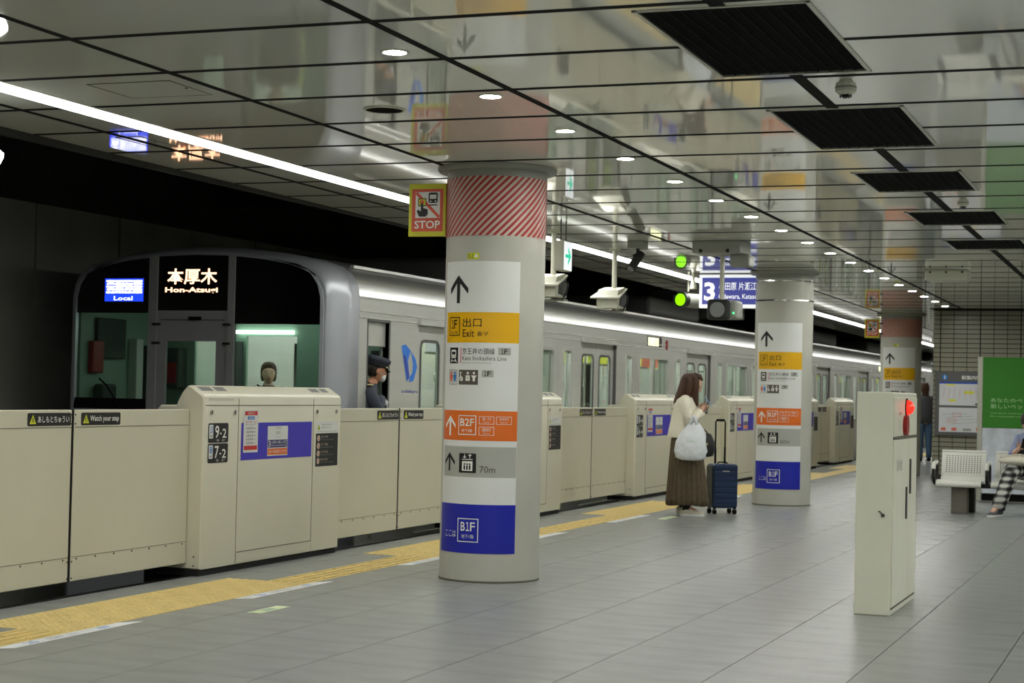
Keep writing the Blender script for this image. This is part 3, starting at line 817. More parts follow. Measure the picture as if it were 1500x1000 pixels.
# ------------------------------------------------------------ platform gates
GX = -6.155          # front face of the fixed cabinets
DX = -6.262          # front face of the sliding leaves
def gate_cabinet(ya, yb, label, nums, full=True):
    """local origin at the near front foot corner; x to the front (platform), y along the platform"""
    L = yb - ya
    t = thing('gate_cabinet', label, 'platform gate', (GX, ya, 0), group='fixed cabinets of the platform gates')
    # body with hood: outline in (x, z)
    low = [(0, .045), (0, 1.205), (-.008, 1.222), (-.03, 1.238), (-.10, 1.283), (-.118, 1.288), (-.135, 1.282), (-.165, 1.25), (-.195, 1.20), (-.215, 1.152), (-.34, 1.150), (-.37, 1.12), (-.37, .045)]
    b = MB(); b.smooth = True
    e = .012
    def ring(y, s):
        cx, czz = -.18, .6
        return [(cx + (px - cx) * (1 - s * .05), y, czz + (pz - czz) * (1 - s * .015)) for px, pz in low]
    b.loft([ring(0, 1), ring(e, 0), ring(L - e, 0), ring(L, 1)])
    o = b.build('body', 'gate_cream', t); smooth_by_angle(o, 35)
    b = MB('seam')
    for y in (.475, L - .475): b.box(-.001, .0012, y - .003, y + .003, .05, 1.20)
    b.box(-.001, .0012, .02, L - .02, 1.152, 1.156)
    b.build('panel_seam', 'seam', t)
    MB().box(-.34, -.02, .01, L - .01, 0, .046).build('plinth', 'rubber', t)
    lp = MB().box(0, .006, .49, L - .485, .055, .125).build('service_panel', 'gate_cream', t)
    if full: MB().box(.001, .0075, .49, L - .485, .125, .129).build('panel_shadow_gap', 'seam', t)
    for y in (.10, .42, L - .42, L - .09):
        k = MB(); k.cyl((0, y, 1.106), (.007, y, 1.106), .017, n=12); k.m('ink'); k.box(.007, .009, y - .003, y + .003, 1.095, 1.117); k.mats = ['aluminium', 'ink']; k.mi = [0] * (len(k.f) - 6) + [1] * 6
        k.build('lock', None, t)
    if full:
        a = Art(map_x(.0008)); a.frame(.06, 1.188, .40, 1.200, .002, 'seam', 0); a.build('hatch_outline', t)
        # vents / notices on the sloped top
        mpt = lambda u, v, w: (-.034 - .062 * v, u, 1.2405 + .040 * v + w)
        for u0, u1 in ((.05, .22), (.25, .40), (L - .42, L - .27), (L - .24, L - .12)):
            a = Art(mpt); a.rect(u0, .25, u1, .95, 'ink_light', 0)
            for q in range(5): a.rect(u0 + .01, .32 + q * .12, u1 - .01, .37 + q * .12, 'ink', 1)
            a.build('top_label', t)
        for y, z in ((.02, .06), (.02, .09)):
            pass
        for z in (.07, .13): MB().cyl((-.05, -.001, z), (-.05, -.004, z), .006, n=8).build('bolt', 'steel_dark', t)
    # number plates
    def plate(z0, z1, cars, col, big):
        a = Art(map_x(.0004)); a.rrect(.062, z0, .335, z1, .014, 'ink', 0); a.rrect(.074, z0 + .03, .128, z1 - .01, .006, 'white_film', 1)
        a.text(cars, .083, z0 + .065, .12, z1 - .018, col, 2, .01); a.text('両編成', .082, z0 + .038, .12, z0 + .054, 'ink', 2)
        p, q = big.split('-')
        a.text(p, .152, z0 + .032, .207, z1 - .016, 'white_ink', 2, .012); a.rect(.218, z0 + .058, .24, z0 + .067, 'white_ink', 2)
        a.text(q, .252, z0 + .032, .305, z1 - .038, 'white_ink', 2, .012); a.text('号車', .175, z0 + .008, .205, z0 + .024, 'white_ink', 2); a.text('番ドア', .25, z0 + .008, .29, z0 + .024, 'white_ink', 2)
        a.build('number_plate', t, 'black plate reading ' + big)
    plate(.898, 1.032, '10', 'icon_blue', nums[0]); plate(.760, .892, '8', 'icon_blue', nums[1])
    # blue field with notices
    b0, b1 = .515, min(L - .48, 1.60)
    a = Art(map_x(.0004)); a.rect(b0, .767, b1, 1.030, 'sticker_blue', 0); a.build('blue_sticker', t)
    a = Art(map_x(.0012)); a.rect(.545, .82, .755, 1.122, 'white_film', 1); a.rect(.56, 1.083, .742, 1.112, 'red', 2); a.text('お知らせ', .60, 1.088, .70, 1.107, 'white_ink', 3)
    a.rect(.60, 1.052, .70, 1.075, 'icon_blue', 2); a.text('10両編成', .612, 1.056, .688, 1.070, 'white_ink', 3)
    a.text('乗車位置のご案内', .57, 1.03, .73, 1.043, 'red', 2); a.text('ホームドア', .57, 1.012, .73, 1.025, 'ink', 2)
    for q in range(5): a.text('各駅停車 %d' % (8 + q), .58, .982 - q * .026, .72, .999 - q * .026, 'ink_grey', 2)
    a.rect(.555, .838, .745, .868, 'red', 2); a.build('red_white_notice', t)
    a = Art(map_x(.0012)); a.rect(.90, .787, 1.21, 1.003, 'white_film', 1); a.frame(1.02, .92, 1.10, .985, .002, 'ink_light', 2); a.text('321', 1.035, .945, 1.085, .965, 'ink_grey', 3); a.text('のりば', 1.02, .988, 1.10, .998, 'ink_grey', 2)
    a.rect(.905, .847, 1.205, .903, 'navy', 2); a.text('3', .915, .853, .945, .897, 'white_ink', 3, .01); a.text('小田原 片瀬江ノ島', .955, .875, 1.165, .897, 'white_ink', 3); a.text('Odawara, Katase-Enoshima', .955, .856, 1.165, .868, 'white_ink', 3); a.frame(1.175, .853, 1.197, .897, .003, 'white_ink', 3)
    a.rect(.905, .795, 1.205, .84, 'orange_sign', 2); a.text('急行 快速急行 のりば', .92, .806, 1.19, .83, 'white_ink', 3); a.build('track_notice', t)
    r0 = L - .43; r1 = L - .05
    a = Art(map_x(.0004)); a.rect(r0, .94, r1, 1.028, 'white_film', 0); a.poly([(r0 + .02, .965), (r0 + .07, .965), (r0 + .045, 1.012)], 'tag_yellow', 1); a.poly([(r0 + .038, .972), (r0 + .052, .972), (r0 + .045, 1.0)], 'ink', 2)
    a.text('危険ですので手をかけたり', r0 + .10, .998, r1 - .10, 1.012, 'ink_grey', 1); a.text('乗り出さないでください', r0 + .10, .976, r1 - .12, .99, 'ink_grey', 1); a.text('Please keep away from the doors', r0 + .02, .947, r1 - .02, .957, 'ink_grey', 1)
    a.rrect(r0, .685, r1, .938, .008, 'ink', 0)
    for q, (tx, te) in enumerate((('立ち入り禁止', 'No entry'), ('かけこみ禁止', 'Do not rush'), ('立てかけ禁止', 'Do not lean items'), ('乗り出し禁止', 'Do not lean out'))):
        z = .895 - q * .058; a.disc(r0 + .045, z + .006, .024, 'stripe_white', 1, 14); a.line((r0 + .03, z + .02), (r0 + .06, z - .008), .006, 'red', 2)
        a.text(tx, r0 + .085, z + .008, r0 + .21, z + .026, 'stripe_white', 1); a.text(te + ' here please', r0 + .085, z - .012, r0 + .30, z - .001, 'ink_light', 1)
    a.build('warning_notice', t)
    return t
GL = [((10.48, 12.58), 'nearest cream gate cabinet with black plates reading 9-2 and 7-2', ('9-2', '7-2')),
      ((15.30, 17.94), 'cream gate cabinet mostly hidden behind the nearest striped pillar', ('9-1', '7-1')),
      ((20.66, 22.75), 'cream gate cabinet directly behind the woman in the cream jacket', ('8-4', '6-4')),
      ((25.47, 27.60), 'cream gate cabinet between the suitcase and the middle pillar', ('8-3', '6-3')),
      ((30.30, 32.35), 'cream gate cabinet peeking out just right of the middle pillar', ('8-2', '6-2')),
      ((34.10, 36.20), 'farthest visible cream gate cabinet, just left of the white hose cabinet', ('8-1', '6-1'))]
for i, ((a_, b_), lb, nm) in enumerate(GL): gate_cabinet(a_, b_, lb, nm)
def gate_leaf(y0, y1, label, left, detail=True):
    """sliding leaf; left=True: its free edge is at y1"""
    L = y1 - y0
    t = thing('gate_door', label, 'platform gate door', (DX, y0, 0.085), group='sliding leaves of the platform gates')
    MB().bbox(-.05, 0, 0.003, L - .003, 0, 1.04, .006).build('leaf', 'gate_cream', t)
    b = MB(); b.box(-.001, .0012, .01, L - .01, .932, .936); b.box(-.001, .0012, .01, L - .01, .146, .149); b.build('panel_seam', 'seam', t)
    n = 7; b = MB()
    for q in range(n):
        y = .06 + (L - .12) * q / (n - 1); b.cyl((0, y, .135), (.003, y, .135), .006, n=6)
    ye = L - .012 if left else .012
    for z in (.02, .12, .955, 1.01): b.cyl((0, ye, z), (.003, ye, z), .006, n=6)
    b.build('screw', 'steel_dark', t)
    ye = (L - .012, L + .006) if left else (-.006, .012)
    MB().box(-.045, -.004, ye[0], ye[1], .0, 1.04).build('edge_rubber', 'rubber', t)
    if detail:
        a = Art(map_x(.0006))
        if left: u0, u1 = L - .45, L - .015
        else: u0, u1 = .07, .50
        a.rrect(u0, .945, u1, 1.022, .012, 'ink', 0); a.poly([(u0 + .02, .957), (u0 + .085, .957), (u0 + .0525, 1.012)], 'tag_yellow', 1); a.line((u0 + .045, .965), (u0 + .05, .995), .005, 'ink', 2); a.line((u0 + .06, .965), (u0 + .056, .99), .005, 'ink', 2)
        if left: a.text('あしもとちゅうい', u0 + .10, .963, u1 - .02, 1.003, 'white_ink', 2, .006)
        else: a.text('Watch your step', u0 + .095, .960, u1 - .02, 1.004, 'white_ink', 2, .006)
        a.build('warning_label', t, 'black label reading ' + ('あしもとちゅうい' if left else 'Watch your step'))
JN = [((7.74, 9.115), (9.135, 10.478), 'at the left edge of the picture', 'touching the nearest gate cabinet'),
      ((12.582, 13.93), (13.95, 15.298), 'right of the nearest gate cabinet', 'ending behind the nearest striped pillar'),
      ((17.942, 19.29), (19.31, 20.658), 'just right of the nearest striped pillar', 'left of the woman, against the cabinet behind her'),
      ((22.752, 24.10), (24.12, 25.468), 'behind the woman and her phone', 'behind the suitcase handle'),
      ((27.602, 28.94), (28.96, 30.298), 'hidden mostly by the middle pillar, its near half', 'hidden mostly by the middle pillar, its far half'),
      ((32.352, 33.22), (33.24, 34.098), 'far away right of the middle pillar, nearer leaf', 'far away right of the middle pillar, farther leaf'),
      ]
for (l, r, la, lb) in JN:
    gate_leaf(l[0], l[1], 'cream sliding gate door ' + la, True); gate_leaf(r[0], r[1], 'cream sliding gate door ' + lb, False)
# floor strips and stickers
SL = [((7.15, 8.37), 'white lettered floor strip nearest the camera, beside the tactile paving'), ((9.50, 10.70), 'white lettered floor strip in front of the nearest gate cabinet'), ((11.9, 13.1), 'white floor strip disappearing behind the nearest pillar'),
      ((14.4, 15.55), 'white floor strip just right of the nearest pillar foot'), ((16.95, 18.3), 'long white floor strip left of the woman'), ((21.4, 22.6), 'white floor strip between suitcase and middle pillar')]
for (a_, b_), lb in SL:
    mpz = lambda u, v, w: (v, u, w)
    a = Art(mpz, False, .0004); a.poly([(a_, -5.345), (b_ - .12, -5.345), (b_, -5.255), (a_ + .08, -5.255)], 'floor_strip', 1)
    vs0 = len(a.mb.v)
    a.text('10', a_ + .22, -5.272, a_ + .32, -5.328, 'icon_blue', 3, .01); a.text('整列乗車にご協力ください', a_ + .4, -5.28, b_ - .42, -5.322, 'ink_light', 3); a.text('07', b_ - .36, -5.272, b_ - .26, -5.328, 'icon_blue', 3, .01)
    o = a.mb.build('floor_strip'); tag(o, lb, 'floor marking', 'white strips beside the tactile paving')
for (x0, x1, y0, y1), lb in (((-4.96, -4.87, 8.98, 9.34), 'small pale green glowing floor sticker in front of the nearest gate cabinet'), ((-5.03, -4.94, 17.75, 18.25), 'small pale green floor sticker at the feet of the woman')):
    a = Art(lambda u, v, w: (v, u, w), False, .0004); a.poly([(y0, x0), (y1, x0), (y1, x1), (y0, x1)], 'glow_sticker', 1); a.rect(y0 + .12, x0 + .02, y1 - .12, x1 - .02, 'cab_green', 2)
    tag(a.mb.build('floor_sticker'), lb, 'floor marking')

# ------------------------------------------------------------ train
TX0, TX1 = -9.65, -6.90; TC = (TX0 + TX1) / 2; FYT = 13.9
def body_profile(inset=0.0, side=0.0):
    half = [(1.375, -.85), (1.375, 1.0), (1.375, 2.10), (1.355, 2.22), (1.30, 2.31), (1.20, 2.385), (1.02, 2.44), (.7, 2.50), (.35, 2.535), (0, 2.545)]
    pts = [(TC + x - (inset if x > .2 else 0), z - (inset * .6 if z > 2 else 0)) for x, z in half]
    pts += [(TC - x + (inset if x > .2 else 0), z - (inset * .6 if z > 2 else 0)) for x, z in reversed(half[:-1])]
    return pts
def side_wall(b, x0, x1, y0, y1, z0, z1, holes):
    ys = sorted({y0, y1} | {v for h in holes for v in h[:2]}); zs = sorted({z0, z1} | {v for h in holes for v in h[2:]})
    for i in range(len(ys) - 1):
        j = 0
        while j < len(zs) - 1:
            my = (ys[i] + ys[i + 1]) / 2
            solid = lambda q: not any(h[0] < my < h[1] and h[2] < (zs[q] + zs[q + 1]) / 2 < h[3] for h in holes)
            if not solid(j): j += 1; continue
            k = j
            while k < len(zs) - 1 and solid(k): k += 1
            b.box(x0, x1, ys[i], ys[i + 1], zs[j], zs[k]); j = k
def ring_yz(b, x0, x1, y0, y1, z0, z1, t, r=.07):
    """rounded rectangular ring in the y-z plane, thickness x0..x1, bar width t"""
    def rr(y0, y1, z0, z1, r):
        p = []
        for cy, c_, a0 in ((y1 - r, z1 - r, 0), (y0 + r, z1 - r, 90), (y0 + r, z0 + r, 180), (y1 - r, z0 + r, 270)):
            for k in range(4): a = rad(a0 + k * 30); p.append((cy + r * math.cos(a), c_ + r * math.sin(a)))
        return p
    o = rr(y0, y1, z0, z1, r); i = rr(y0 + t, y1 - t, z0 + t, z1 - t, max(r - t, .02)); n = len(o)
    # square inner corner filler from bounding box handled by the wall; ring spans slightly wider
    rings = [[(x0, p[0], p[1]) for p in o], [(x1, p[0], p[1]) for p in o], [(x1, p[0], p[1]) for p in i], [(x0, p[0], p[1]) for p in i]]
    vs = [q for r_ in rings for q in r_]; fs = []
    for k in range(4):
        for a in range(n):
            c = (a + 1) % n; k2 = (k + 1) % 4; fs.append((k * n + a, k * n + c, k2 * n + c, k2 * n + a))
    b.add(vs, fs)
def train_car(y0, label, cab):
    t = thing('train_car', label, 'train', (TC, y0, 0), group='stainless train cars at the platform')
    LN = 19.95
    ox = lambda x: x - TC
    doors = [2.60 + 5.02 * k for k in range(4)]
    wides = [5.11, 10.13, 15.15]
    narrow = []
    for d in doors: narrow += [d - 1.28, d + 1.28]
    if cab: narrow = narrow[1:]
    nose = .53 if cab else 0
    X1 = ox(TX1); X0 = ox(TX0)
    holes = [(d - .735, d + .735, -.1, 1.92) for d in doors] + [(m - .72, m + .72, .80, 1.79) for m in wides] + [(m - .135, m + .135, .80, 1.79) for m in narrow]
    if cab: holes += [(.72, 1.17, .80, 1.90)]
    sidew = MB(); side_wall(sidew, X1 - .07, X1, nose, LN, -.85, 2.12, holes)
    sidew.build('side_panel', 'stainless', t)
    sw = MB(); side_wall(sw, X0, X0 + .07, nose, LN, -.85, 2.12, [(m - .7, m + .7, .8, 1.79) for m in wides]); sw.build('side_panel', 'stainless', t)
    # beads along the side
    b = MB()
    for z in (2.108, 1.988, 1.930):
        b.tube([(X1 + .002, nose, z), (X1 + .002, LN, z)], .007, 6)
    tag(b.build('bead', 'stainless_bead', t), kind=None)
    # roof shell
    pr = [p for p in body_profile() if p[1] >= 2.09]
    b = MB(); b.smooth = True
    pin = [(ox(x) * .96, z - .05) for x, z in pr]
    outl = [(ox(x), z) for x, z in pr] + list(reversed(pin))
    b.prism(outl, 'y', nose, LN); o = b.build('roof', 'roof_steel', t); smooth_by_angle(o, 30)
    b = MB(); b.box(X1 - .20, X1 - .165, nose + .2, LN, 2.385, 2.412); b.box(X0 + .165, X0 + .20, nose + .2, LN, 2.385, 2.412); b.build('gutter', 'stainless_bead', t)
    for yy in ((4.5, 7.5), (12, 15)): MB().bbox(-.75, .75, yy[0], yy[1], 2.50, 2.78, .05).build('air_unit', 'roof_grey', t)
    MB().box(X0 + .05, X1 - .05, nose, LN, -.12, -.02).build('car_floor', 'saloon_floor', t)
    MB().box(X0 + .02, X1 - .02, LN - .05, LN, -.85, 2.45).build('end_wall', 'saloon_wall', t)
    MB().box(X0 + .3, X1 - .3, 1.6 if cab else 0, LN, -.80, -.15).build('underframe', 'dark_metal', t)
    MB().box(X0 + .08, X1 - .08, 1.62 if cab else .1, LN - .05, 2.12, 2.15).build('saloon_ceiling', 'saloon_wall', t)
    for x in (-.55, .55): MB().box(x - .06, x + .06, 1.8 if cab else .3, LN - .3, 2.10, 2.119).build('saloon_lamp', 'saloon_light', t)
    # windows
    for m in wides:
        f = MB(); ring_yz(f, X1 - .03, X1 + .008, m - .745, m + .745, .775, 1.815, .035, .08); fo = f.build('window_frame', 'stainless_bead', t)
        MB().box(X1 - .05, X1 - .02, m - .025, m + .025, .80, 1.79).build('mullion', 'stainless', fo)
        MB().box(X1 - .044, X1 - .038, m - .72, m + .72, .8, 1.79).build('pane', 'glass_clear', fo)
        MB().box(X1 - .062, X1 - .05, m + .42, m + .70, .8, 1.79).build('blind_rail', 'saloon_wall', fo)
    for m in narrow:
        f = MB(); ring_yz(f, X1 - .03, X1 + .008, m - .16, m + .16, .775, 1.815, .028, .06); fo = f.build('window_frame', 'stainless_bead', t)
        MB().box(X1 - .044, X1 - .038, m - .135, m + .135, .8, 1.79).build('pane', 'glass_clear', fo)
    # doors
    for d in doors:
        MB().box(X1 - .02, X1 + .035, d - .76, d + .76, 1.915, 1.965).build('door_hood', 'stainless_bead', t)
        for s in (-1, 1):
            ya, yb = (d - .735, d - .004) if s < 0 else (d + .004, d + .735)
            b = MB(); wy0, wy1 = (ya + yb) / 2 - .225 + s * -.02, (ya + yb) / 2 + .225 + s * -.02
            side_wall(b, X1 - .075, X1 - .045, ya, yb, -.1, 1.92, [(wy0, wy1, .80, 1.76)])
            do = b.build('door', 'stainless', t)
            f = MB(); ring_yz(f, X1 - .05, X1 - .038, wy0 - .02, wy1 + .02, .78, 1.78, .03, .09); f.build('window_frame', 'stainless_dark', do)
            MB().box(X1 - .064, X1 - .060, wy0, wy1, .8, 1.76).build('pane', 'glass_clear', do)
        for e_ in (-.731, .731): MB().box(X1 - .07, X1 - .005, d + e_ - .006, d + e_ + .006, -.1, 1.92).build('door_jamb', 'stainless_dark', t)
    # side indicator and tail marker
    if cab:
        yi = 10.13; b = MB().bbox(X1 - .01, X1 + .006, yi - .37, yi + .37, 1.955, 2.095, .004).build('side_display', 'black_gloss', t)
        a = Art(map_x(X1 + .006)); a.rect(yi - .33, 1.965, yi + .20, 2.08, 'led_side', 0); a.text('急行 小田原', yi - .30, 1.985, yi + .17, 2.06, 'ink_grey', 1); a.build('lettering', b)
        for z in (2.03, 1.965): MB().cyl((X1, yi + .62, z), (X1 + .02, yi + .62, z), .035, n=12).build('marker_lamp', 'bell_red', t)
    else:
        yi = 10.13; b = MB().bbox(X1 - .01, X1 + .006, yi - .37, yi + .37, 1.955, 2.095, .004).build('side_display', 'black_gloss', t)
        a = Art(map_x(X1 + .006)); a.rect(yi - .33, 1.965, yi + .20, 2.08, 'led_side', 0); a.build('lettering', b)
    # long bench seats, hanging posters, straps
    for m in ([5.11, 10.13, 15.15]):
        for s in (-1, 1):
            b = MB(); x = .95 * s
            b.bbox(x - .22, x + .22, m - 1.5, m + 1.5, .30, .44, .03); b.bbox(1.2 * s - .06, 1.2 * s + .06, m - 1.5, m + 1.5, .44, .85, .03); b.build('bench_seat', 'seat_green', t)
        b = MB()
        b.tube([(.78, m - 1.7, 1.68), (.78, m + 1.7, 1.68)], .014, 6)
        b.build('grab_rail', 'aluminium', t)
        for q in (-1.1, 0, 1.1):
            a = Art(map_y(0)); 
            MB().box(-.35, -.01, m + q - .002, m + q + .002, 1.72, 2.06).box(.04, .38, m + q - .002, m + q + .002, 1.72, 2.06).build('hanging_poster', random.choice(['paper_yellow', 'paper', 'paper_red', 'paper']), t)
        for q in range(7):
            y = m - 1.4 + q * .46; b = MB(); b.box(.775, .785, y - .012, y + .012, 1.46, 1.68)
            pts = [(.78, y + .05 * math.cos(2 * PI * k / 10), 1.42 + .05 * math.sin(2 * PI * k / 10)) for k in range(11)]; b.tube(pts, .008, 5); b.build('strap', 'fixture_white', t)
    for d in doors:
        MB().tube([(.9, d - .85, 0), (.9, d - .85, 2.1)], .016, 6).tube([(.9, d + .85, 0), (.9, d + .85, 2.1)], .016, 6).build('grab_pole', 'aluminium', t)
    return t
c1 = train_car(FYT, 'leading stainless train car with the driving cab and destination displays', True)
c2 = train_car(FYT + 20.3, 'second stainless train car, seen between the middle and farthest pillars', False)
c3 = train_car(FYT + 40.6, 'third stainless train car, far away beyond the farthest pillar', False)
# ---- nose of the leading car (local: x from the train centre, y from the front face)
t = c1
def prof(ins):
    half = [(1.375, -.85), (1.375, .2), (1.375, 1.0), (1.375, 1.7), (1.375, 2.10), (1.352, 2.22), (1.30, 2.31), (1.20, 2.385), (1.02, 2.44), (.7, 2.50), (.35, 2.535), (0, 2.545)]
    p = [(x - ins * (1 if x > .9 else x / .9), z - ins * .7 * (1 if z > 2.3 else max(0, (z - 2.0) / .3))) for x, z in half]
    return p + [(-x, z) for x, z in reversed(p[:-1])]
nosecut = []
# corner shell: rings from the face back to the side; leave the cab side opening on the platform side free
b = MB(); b.smooth = True
rs = []
for y, ins in ((0.0, .10), (.02, .06), (.06, .03), (.14, .012), (.28, .002), (.53, 0.0)):
    rs.append([(x, y, z) for x, z in prof(ins)])
b.loft(rs, cap=False, closed=False); o = b.build('nose_shell', 'nose_silver', t)
md = o.modifiers.new('solid', 'SOLIDIFY'); md.thickness = .03; md.offset = -1
smooth_by_angle(o, 45)
# front face pieces; px from the photograph: mask between x=-1.285 and 1.365
ARC = [(-1.375 + .10, 1.15), (-1.275, 2.08), (-1.25, 2.19), (-1.17, 2.30), (-1.02, 2.37), (-.7, 2.425), (-.35, 2.46), (0, 2.468), (.35, 2.46), (.7, 2.425), (1.02, 2.37), (1.17, 2.30), (1.25, 2.19), (1.275, 2.08), (1.275, 1.15)]
def arc_z(x):
    for i in range(len(ARC) - 1):
        if ARC[i][0] <= x <= ARC[i + 1][0] and ARC[i + 1][0] > ARC[i][0]:
            k = (x - ARC[i][0]) / (ARC[i + 1][0] - ARC[i][0]); return ARC[i][1] + k * (ARC[i + 1][1] - ARC[i][1])
    return 2.08
def arc_piece(x0, x1, zb, off=0, n=10):
    p = [(x0, zb), (x1, zb)]
    for k in range(n + 1):
        x = x1 + (x0 - x1) * k / n; p.append((x, arc_z(x) - off))
    return p
# silver rim: outer shell edge to the mask arc
rim = [(x, z) for x, z in prof(.10) if z >= 1.0]
def rimloft(b, outer, inner, y0, y1):
    pass
b = MB()
n = 40
def sample(poly, n):
    L = [0]
    for i in range(1, len(poly)): L.append(L[-1] + math.dist(poly[i], poly[i - 1]))
    out = []
    for k in range(n + 1):
        s = L[-1] * k / n
        for i in range(1, len(poly)):
            if s <= L[i] + 1e-9:
                q = (s - L[i - 1]) / (L[i] - L[i - 1]); out.append((poly[i - 1][0] + q * (poly[i][0] - poly[i - 1][0]), poly[i - 1][1] + q * (poly[i][1] - poly[i - 1][1]))); break
    return out
outer = [(x + (.0 if abs(x) < .2 else 0), z) for x, z in sample([p for p in reversed(prof(.09)) if p[1] >= 1.0], n)]
inner = sample([(x * .985, z - .012) for x, z in ARC], n)
rings = []
for (xo, zo), (xi, zi) in zip(outer, inner): rings.append([(xo, -.012, zo), (xi, -.018, zi), (xi, .03, zi), (xo, .03, zo)])
b.loft(rings); b.build('window_surround', 'nose_silver', t)
# upper black mask
UL = MB()
UL.prism(arc_piece(-1.265, -.482, 1.932), 'y', .0, .03); UL.prism(arc_piece(-.395, .335, 1.955), 'y', .0, .03); UL.prism(arc_piece(.40, 1.27, 1.838), 'y', .0, .03)
UL.build('black_mask', 'black_gloss', t)
for x0, x1 in ((-.482, -.395), (.335, .40)):
    MB().prism(arc_piece(x0, x1, .2, 0, 4), 'y', -.02, .03).build('window_post', 'nose_grey', t)
# lower front panels, gangway door
MB().box(-1.275, -.482, .0, .03, -.85, 1.05).build('front_panel', 'nose_silver', t)
MB().box(.40, 1.275, .0, .03, -.85, 1.05).build('front_panel', 'nose_silver', t)
MB().box(-1.265, -.482, .0, .03, 1.05, 1.15).build('window_base', 'black', t); MB().box(.40, 1.27, 0, .03, 1.05, 1.17).build('window_base', 'black', t)
b = MB(); side = [(-.395, .335, .3, 1.955)]
# gangway door frame around its window: window x -.29..0.2, z 1.30..1.69
wx0, wx1, wz0, wz1 = -.30, .215, 1.10, 1.68
b.box(-.395, wx0, 0, .03, -.3, 1.955).box(wx1, .335, 0, .03, -.3, 1.955).box(wx0, wx1, 0, .03, wz1, 1.955).box(wx0, wx1, 0, .03, -.3, wz0)
gd = b.build('gangway_door', 'nose_grey', t)
MB().box(wx0, wx1, .010, .016, wz0, wz1).build('pane', 'glass_cab', gd)
b = MB(); ys = -.004
b.box(-.36, .30, ys, 0, 1.868, 1.874)
b.box(-.06, .06, -.02, 0, 1.868, 1.90); b.build('door_header_seam', 'black', gd)
b = MB()
for z in (1.83, 1.66): b.cyl((-.43, -.03, z), (-.35, -.03, z), .012, n=8); b.cyl((.30, -.03, z), (.37, -.03, z), .012, n=8)
b.build('hinge', 'steel_dark', gd)
MB().box(-1.265, -.482, .012, .018, 1.15, 1.932).build('pane', 'glass_cab', t).name = 'left_windscreen'
MB().box(.40, 1.27, .012, .018, 1.17, 1.838).build('right_windscreen', 'glass_cab', t)
for o_ in (bpy.data.objects.get('left_windscreen'), bpy.data.objects.get('right_windscreen')): o_.name = 'windscreen'
b = MB(); b.tube([(.95, -.02, 1.0), (.75, -.03, 1.25), (.66, -.03, 1.30)], .008, 6); b.build('wiper', 'black', t)
b = MB(); b.tube([(-.7, -.02, 1.0), (-.9, -.03, 1.27), (-.98, -.03, 1.33)], .008, 6); b.build('wiper', 'black', t)
# displays behind the mask glass
def disp(x0, x1, z0, z1, name):
    return MB().box(x0, x1, -.004, 0, z0, z1).build(name, 'black', t)
d = disp(-.965, -.54, 2.03, 2.255, 'type_display')
a = Art(map_y(-.004)); a.rect(-.958, 2.036, -.547, 2.245, 'led_blue', 0)
for q in range(5): a.rect(-.945 + .006 * (q % 2), 2.11 + q * .026, -.56, 2.127 + q * .026, 'led_white', 1)
a.text('各駅停車', -.94, 2.105, -.565, 2.235, 'led_white', 2, .02); a.text('Local', -.86, 2.045, -.66, 2.085, 'led_white', 2, .02); a.build('lettering', d, 'blue and white lit lettering')
d = disp(-.325, .235, 2.085, 2.36, 'destination_display')
a = Art(map_y(-.004)); a.text('本厚木', -.30, 2.19, .215, 2.335, 'led_orange', 1, .02); a.text('Hon-Atsugi', -.32, 2.105, .225, 2.165, 'led_orange', 1, .03); a.build('lettering', d, 'orange lit lettering')
# cab interior
LNc = 1.55
b = MB(); X1 = TX1 - TC; X0 = TX0 - TC
b.box(X0 + .08, -.92, LNc, LNc + .04, 0, 2.1).box(-.66, -.34, LNc, LNc + .04, 0, 2.1).box(.22, X1 - .08, LNc, LNc + .04, 0, 2.1).box(-.92, -.66, LNc, LNc + .04, 0, 1.05).box(-.92, -.66, LNc, LNc + .04, 1.74, 2.1).box(-.34, .22, LNc, LNc + .04, 1.78, 2.1)
b.build('cab_bulkhead', 'cab_green', t)
MB().box(-.92, -.66, LNc + .01, LNc + .02, 1.05, 1.74).build('bulkhead_window', 'glass_clear', t)
b = MB(); b.box(X0 + .08, X0 + .1, .1, LNc, 0, 2.1); b.box(X1 - .10, X1 - .08, .1, .70, 0, 2.1); b.box(X1 - .10, X1 - .08, 1.19, LNc, 0, 2.1); b.build('cab_lining', 'cab_green', t)
MB().box(X0 + .08, X1 - .08, .05, LNc + .04, 2.10, 2.14).build('cab_ceiling', 'saloon_wall', t)
MB().box(-.5, .9, 1.0, 1.12, 2.07, 2.099).build('cab_lamp', 'cab_light', t)
MB().box(-.44, .20, LNc - .05, LNc - .02, 1.80, 1.835).build('cab_lamp', 'cab_light', t)
MB().box(-.42, -.36, LNc - .16, LNc - .02, 1.0, 1.72).build('door_post', 'cab_dark', t)
MB().bbox(X0 + .12, -.45, .12, .62, .3, 1.10, .03).build('driver_desk', 'cab_dark', t)
MB().bbox(X0 + .10, X0 + .14, .32, .80, 1.52, 1.90, .01).build('equipment_box', 'cab_dark', t)
MB().bbox(X0 + .10, X0 + .16, .22, .40, 1.38, 1.68, .01).build('warning_panel', 'bell_red', t)
MB().bbox(X0 + .10, X0 + .20, .90, 1.02, 1.0, 1.72, .01).build('cab_cupboard', 'saloon_wall', t)
MB().bbox(X0 + .10, X0 + .22, 1.06, 1.16, .9, 1.66, .01).build('equipment_box', 'cab_dark', t)
MB().bbox(X0 + .11, X0 + .22, .30, .55, 1.0, 1.28, .03).build('seat_back', 'cab_dark', t)
b = MB().bbox(-1.18, -1.0, LNc - .18, LNc - .001, 1.25, 1.65, .02); b.build('equipment_box', 'cab_dark', t)
MB().bbox(-1.16, -1.02, LNc - .185, LNc - .181, 1.3, 1.5, .001).build('red_label', 'bell_red', t)
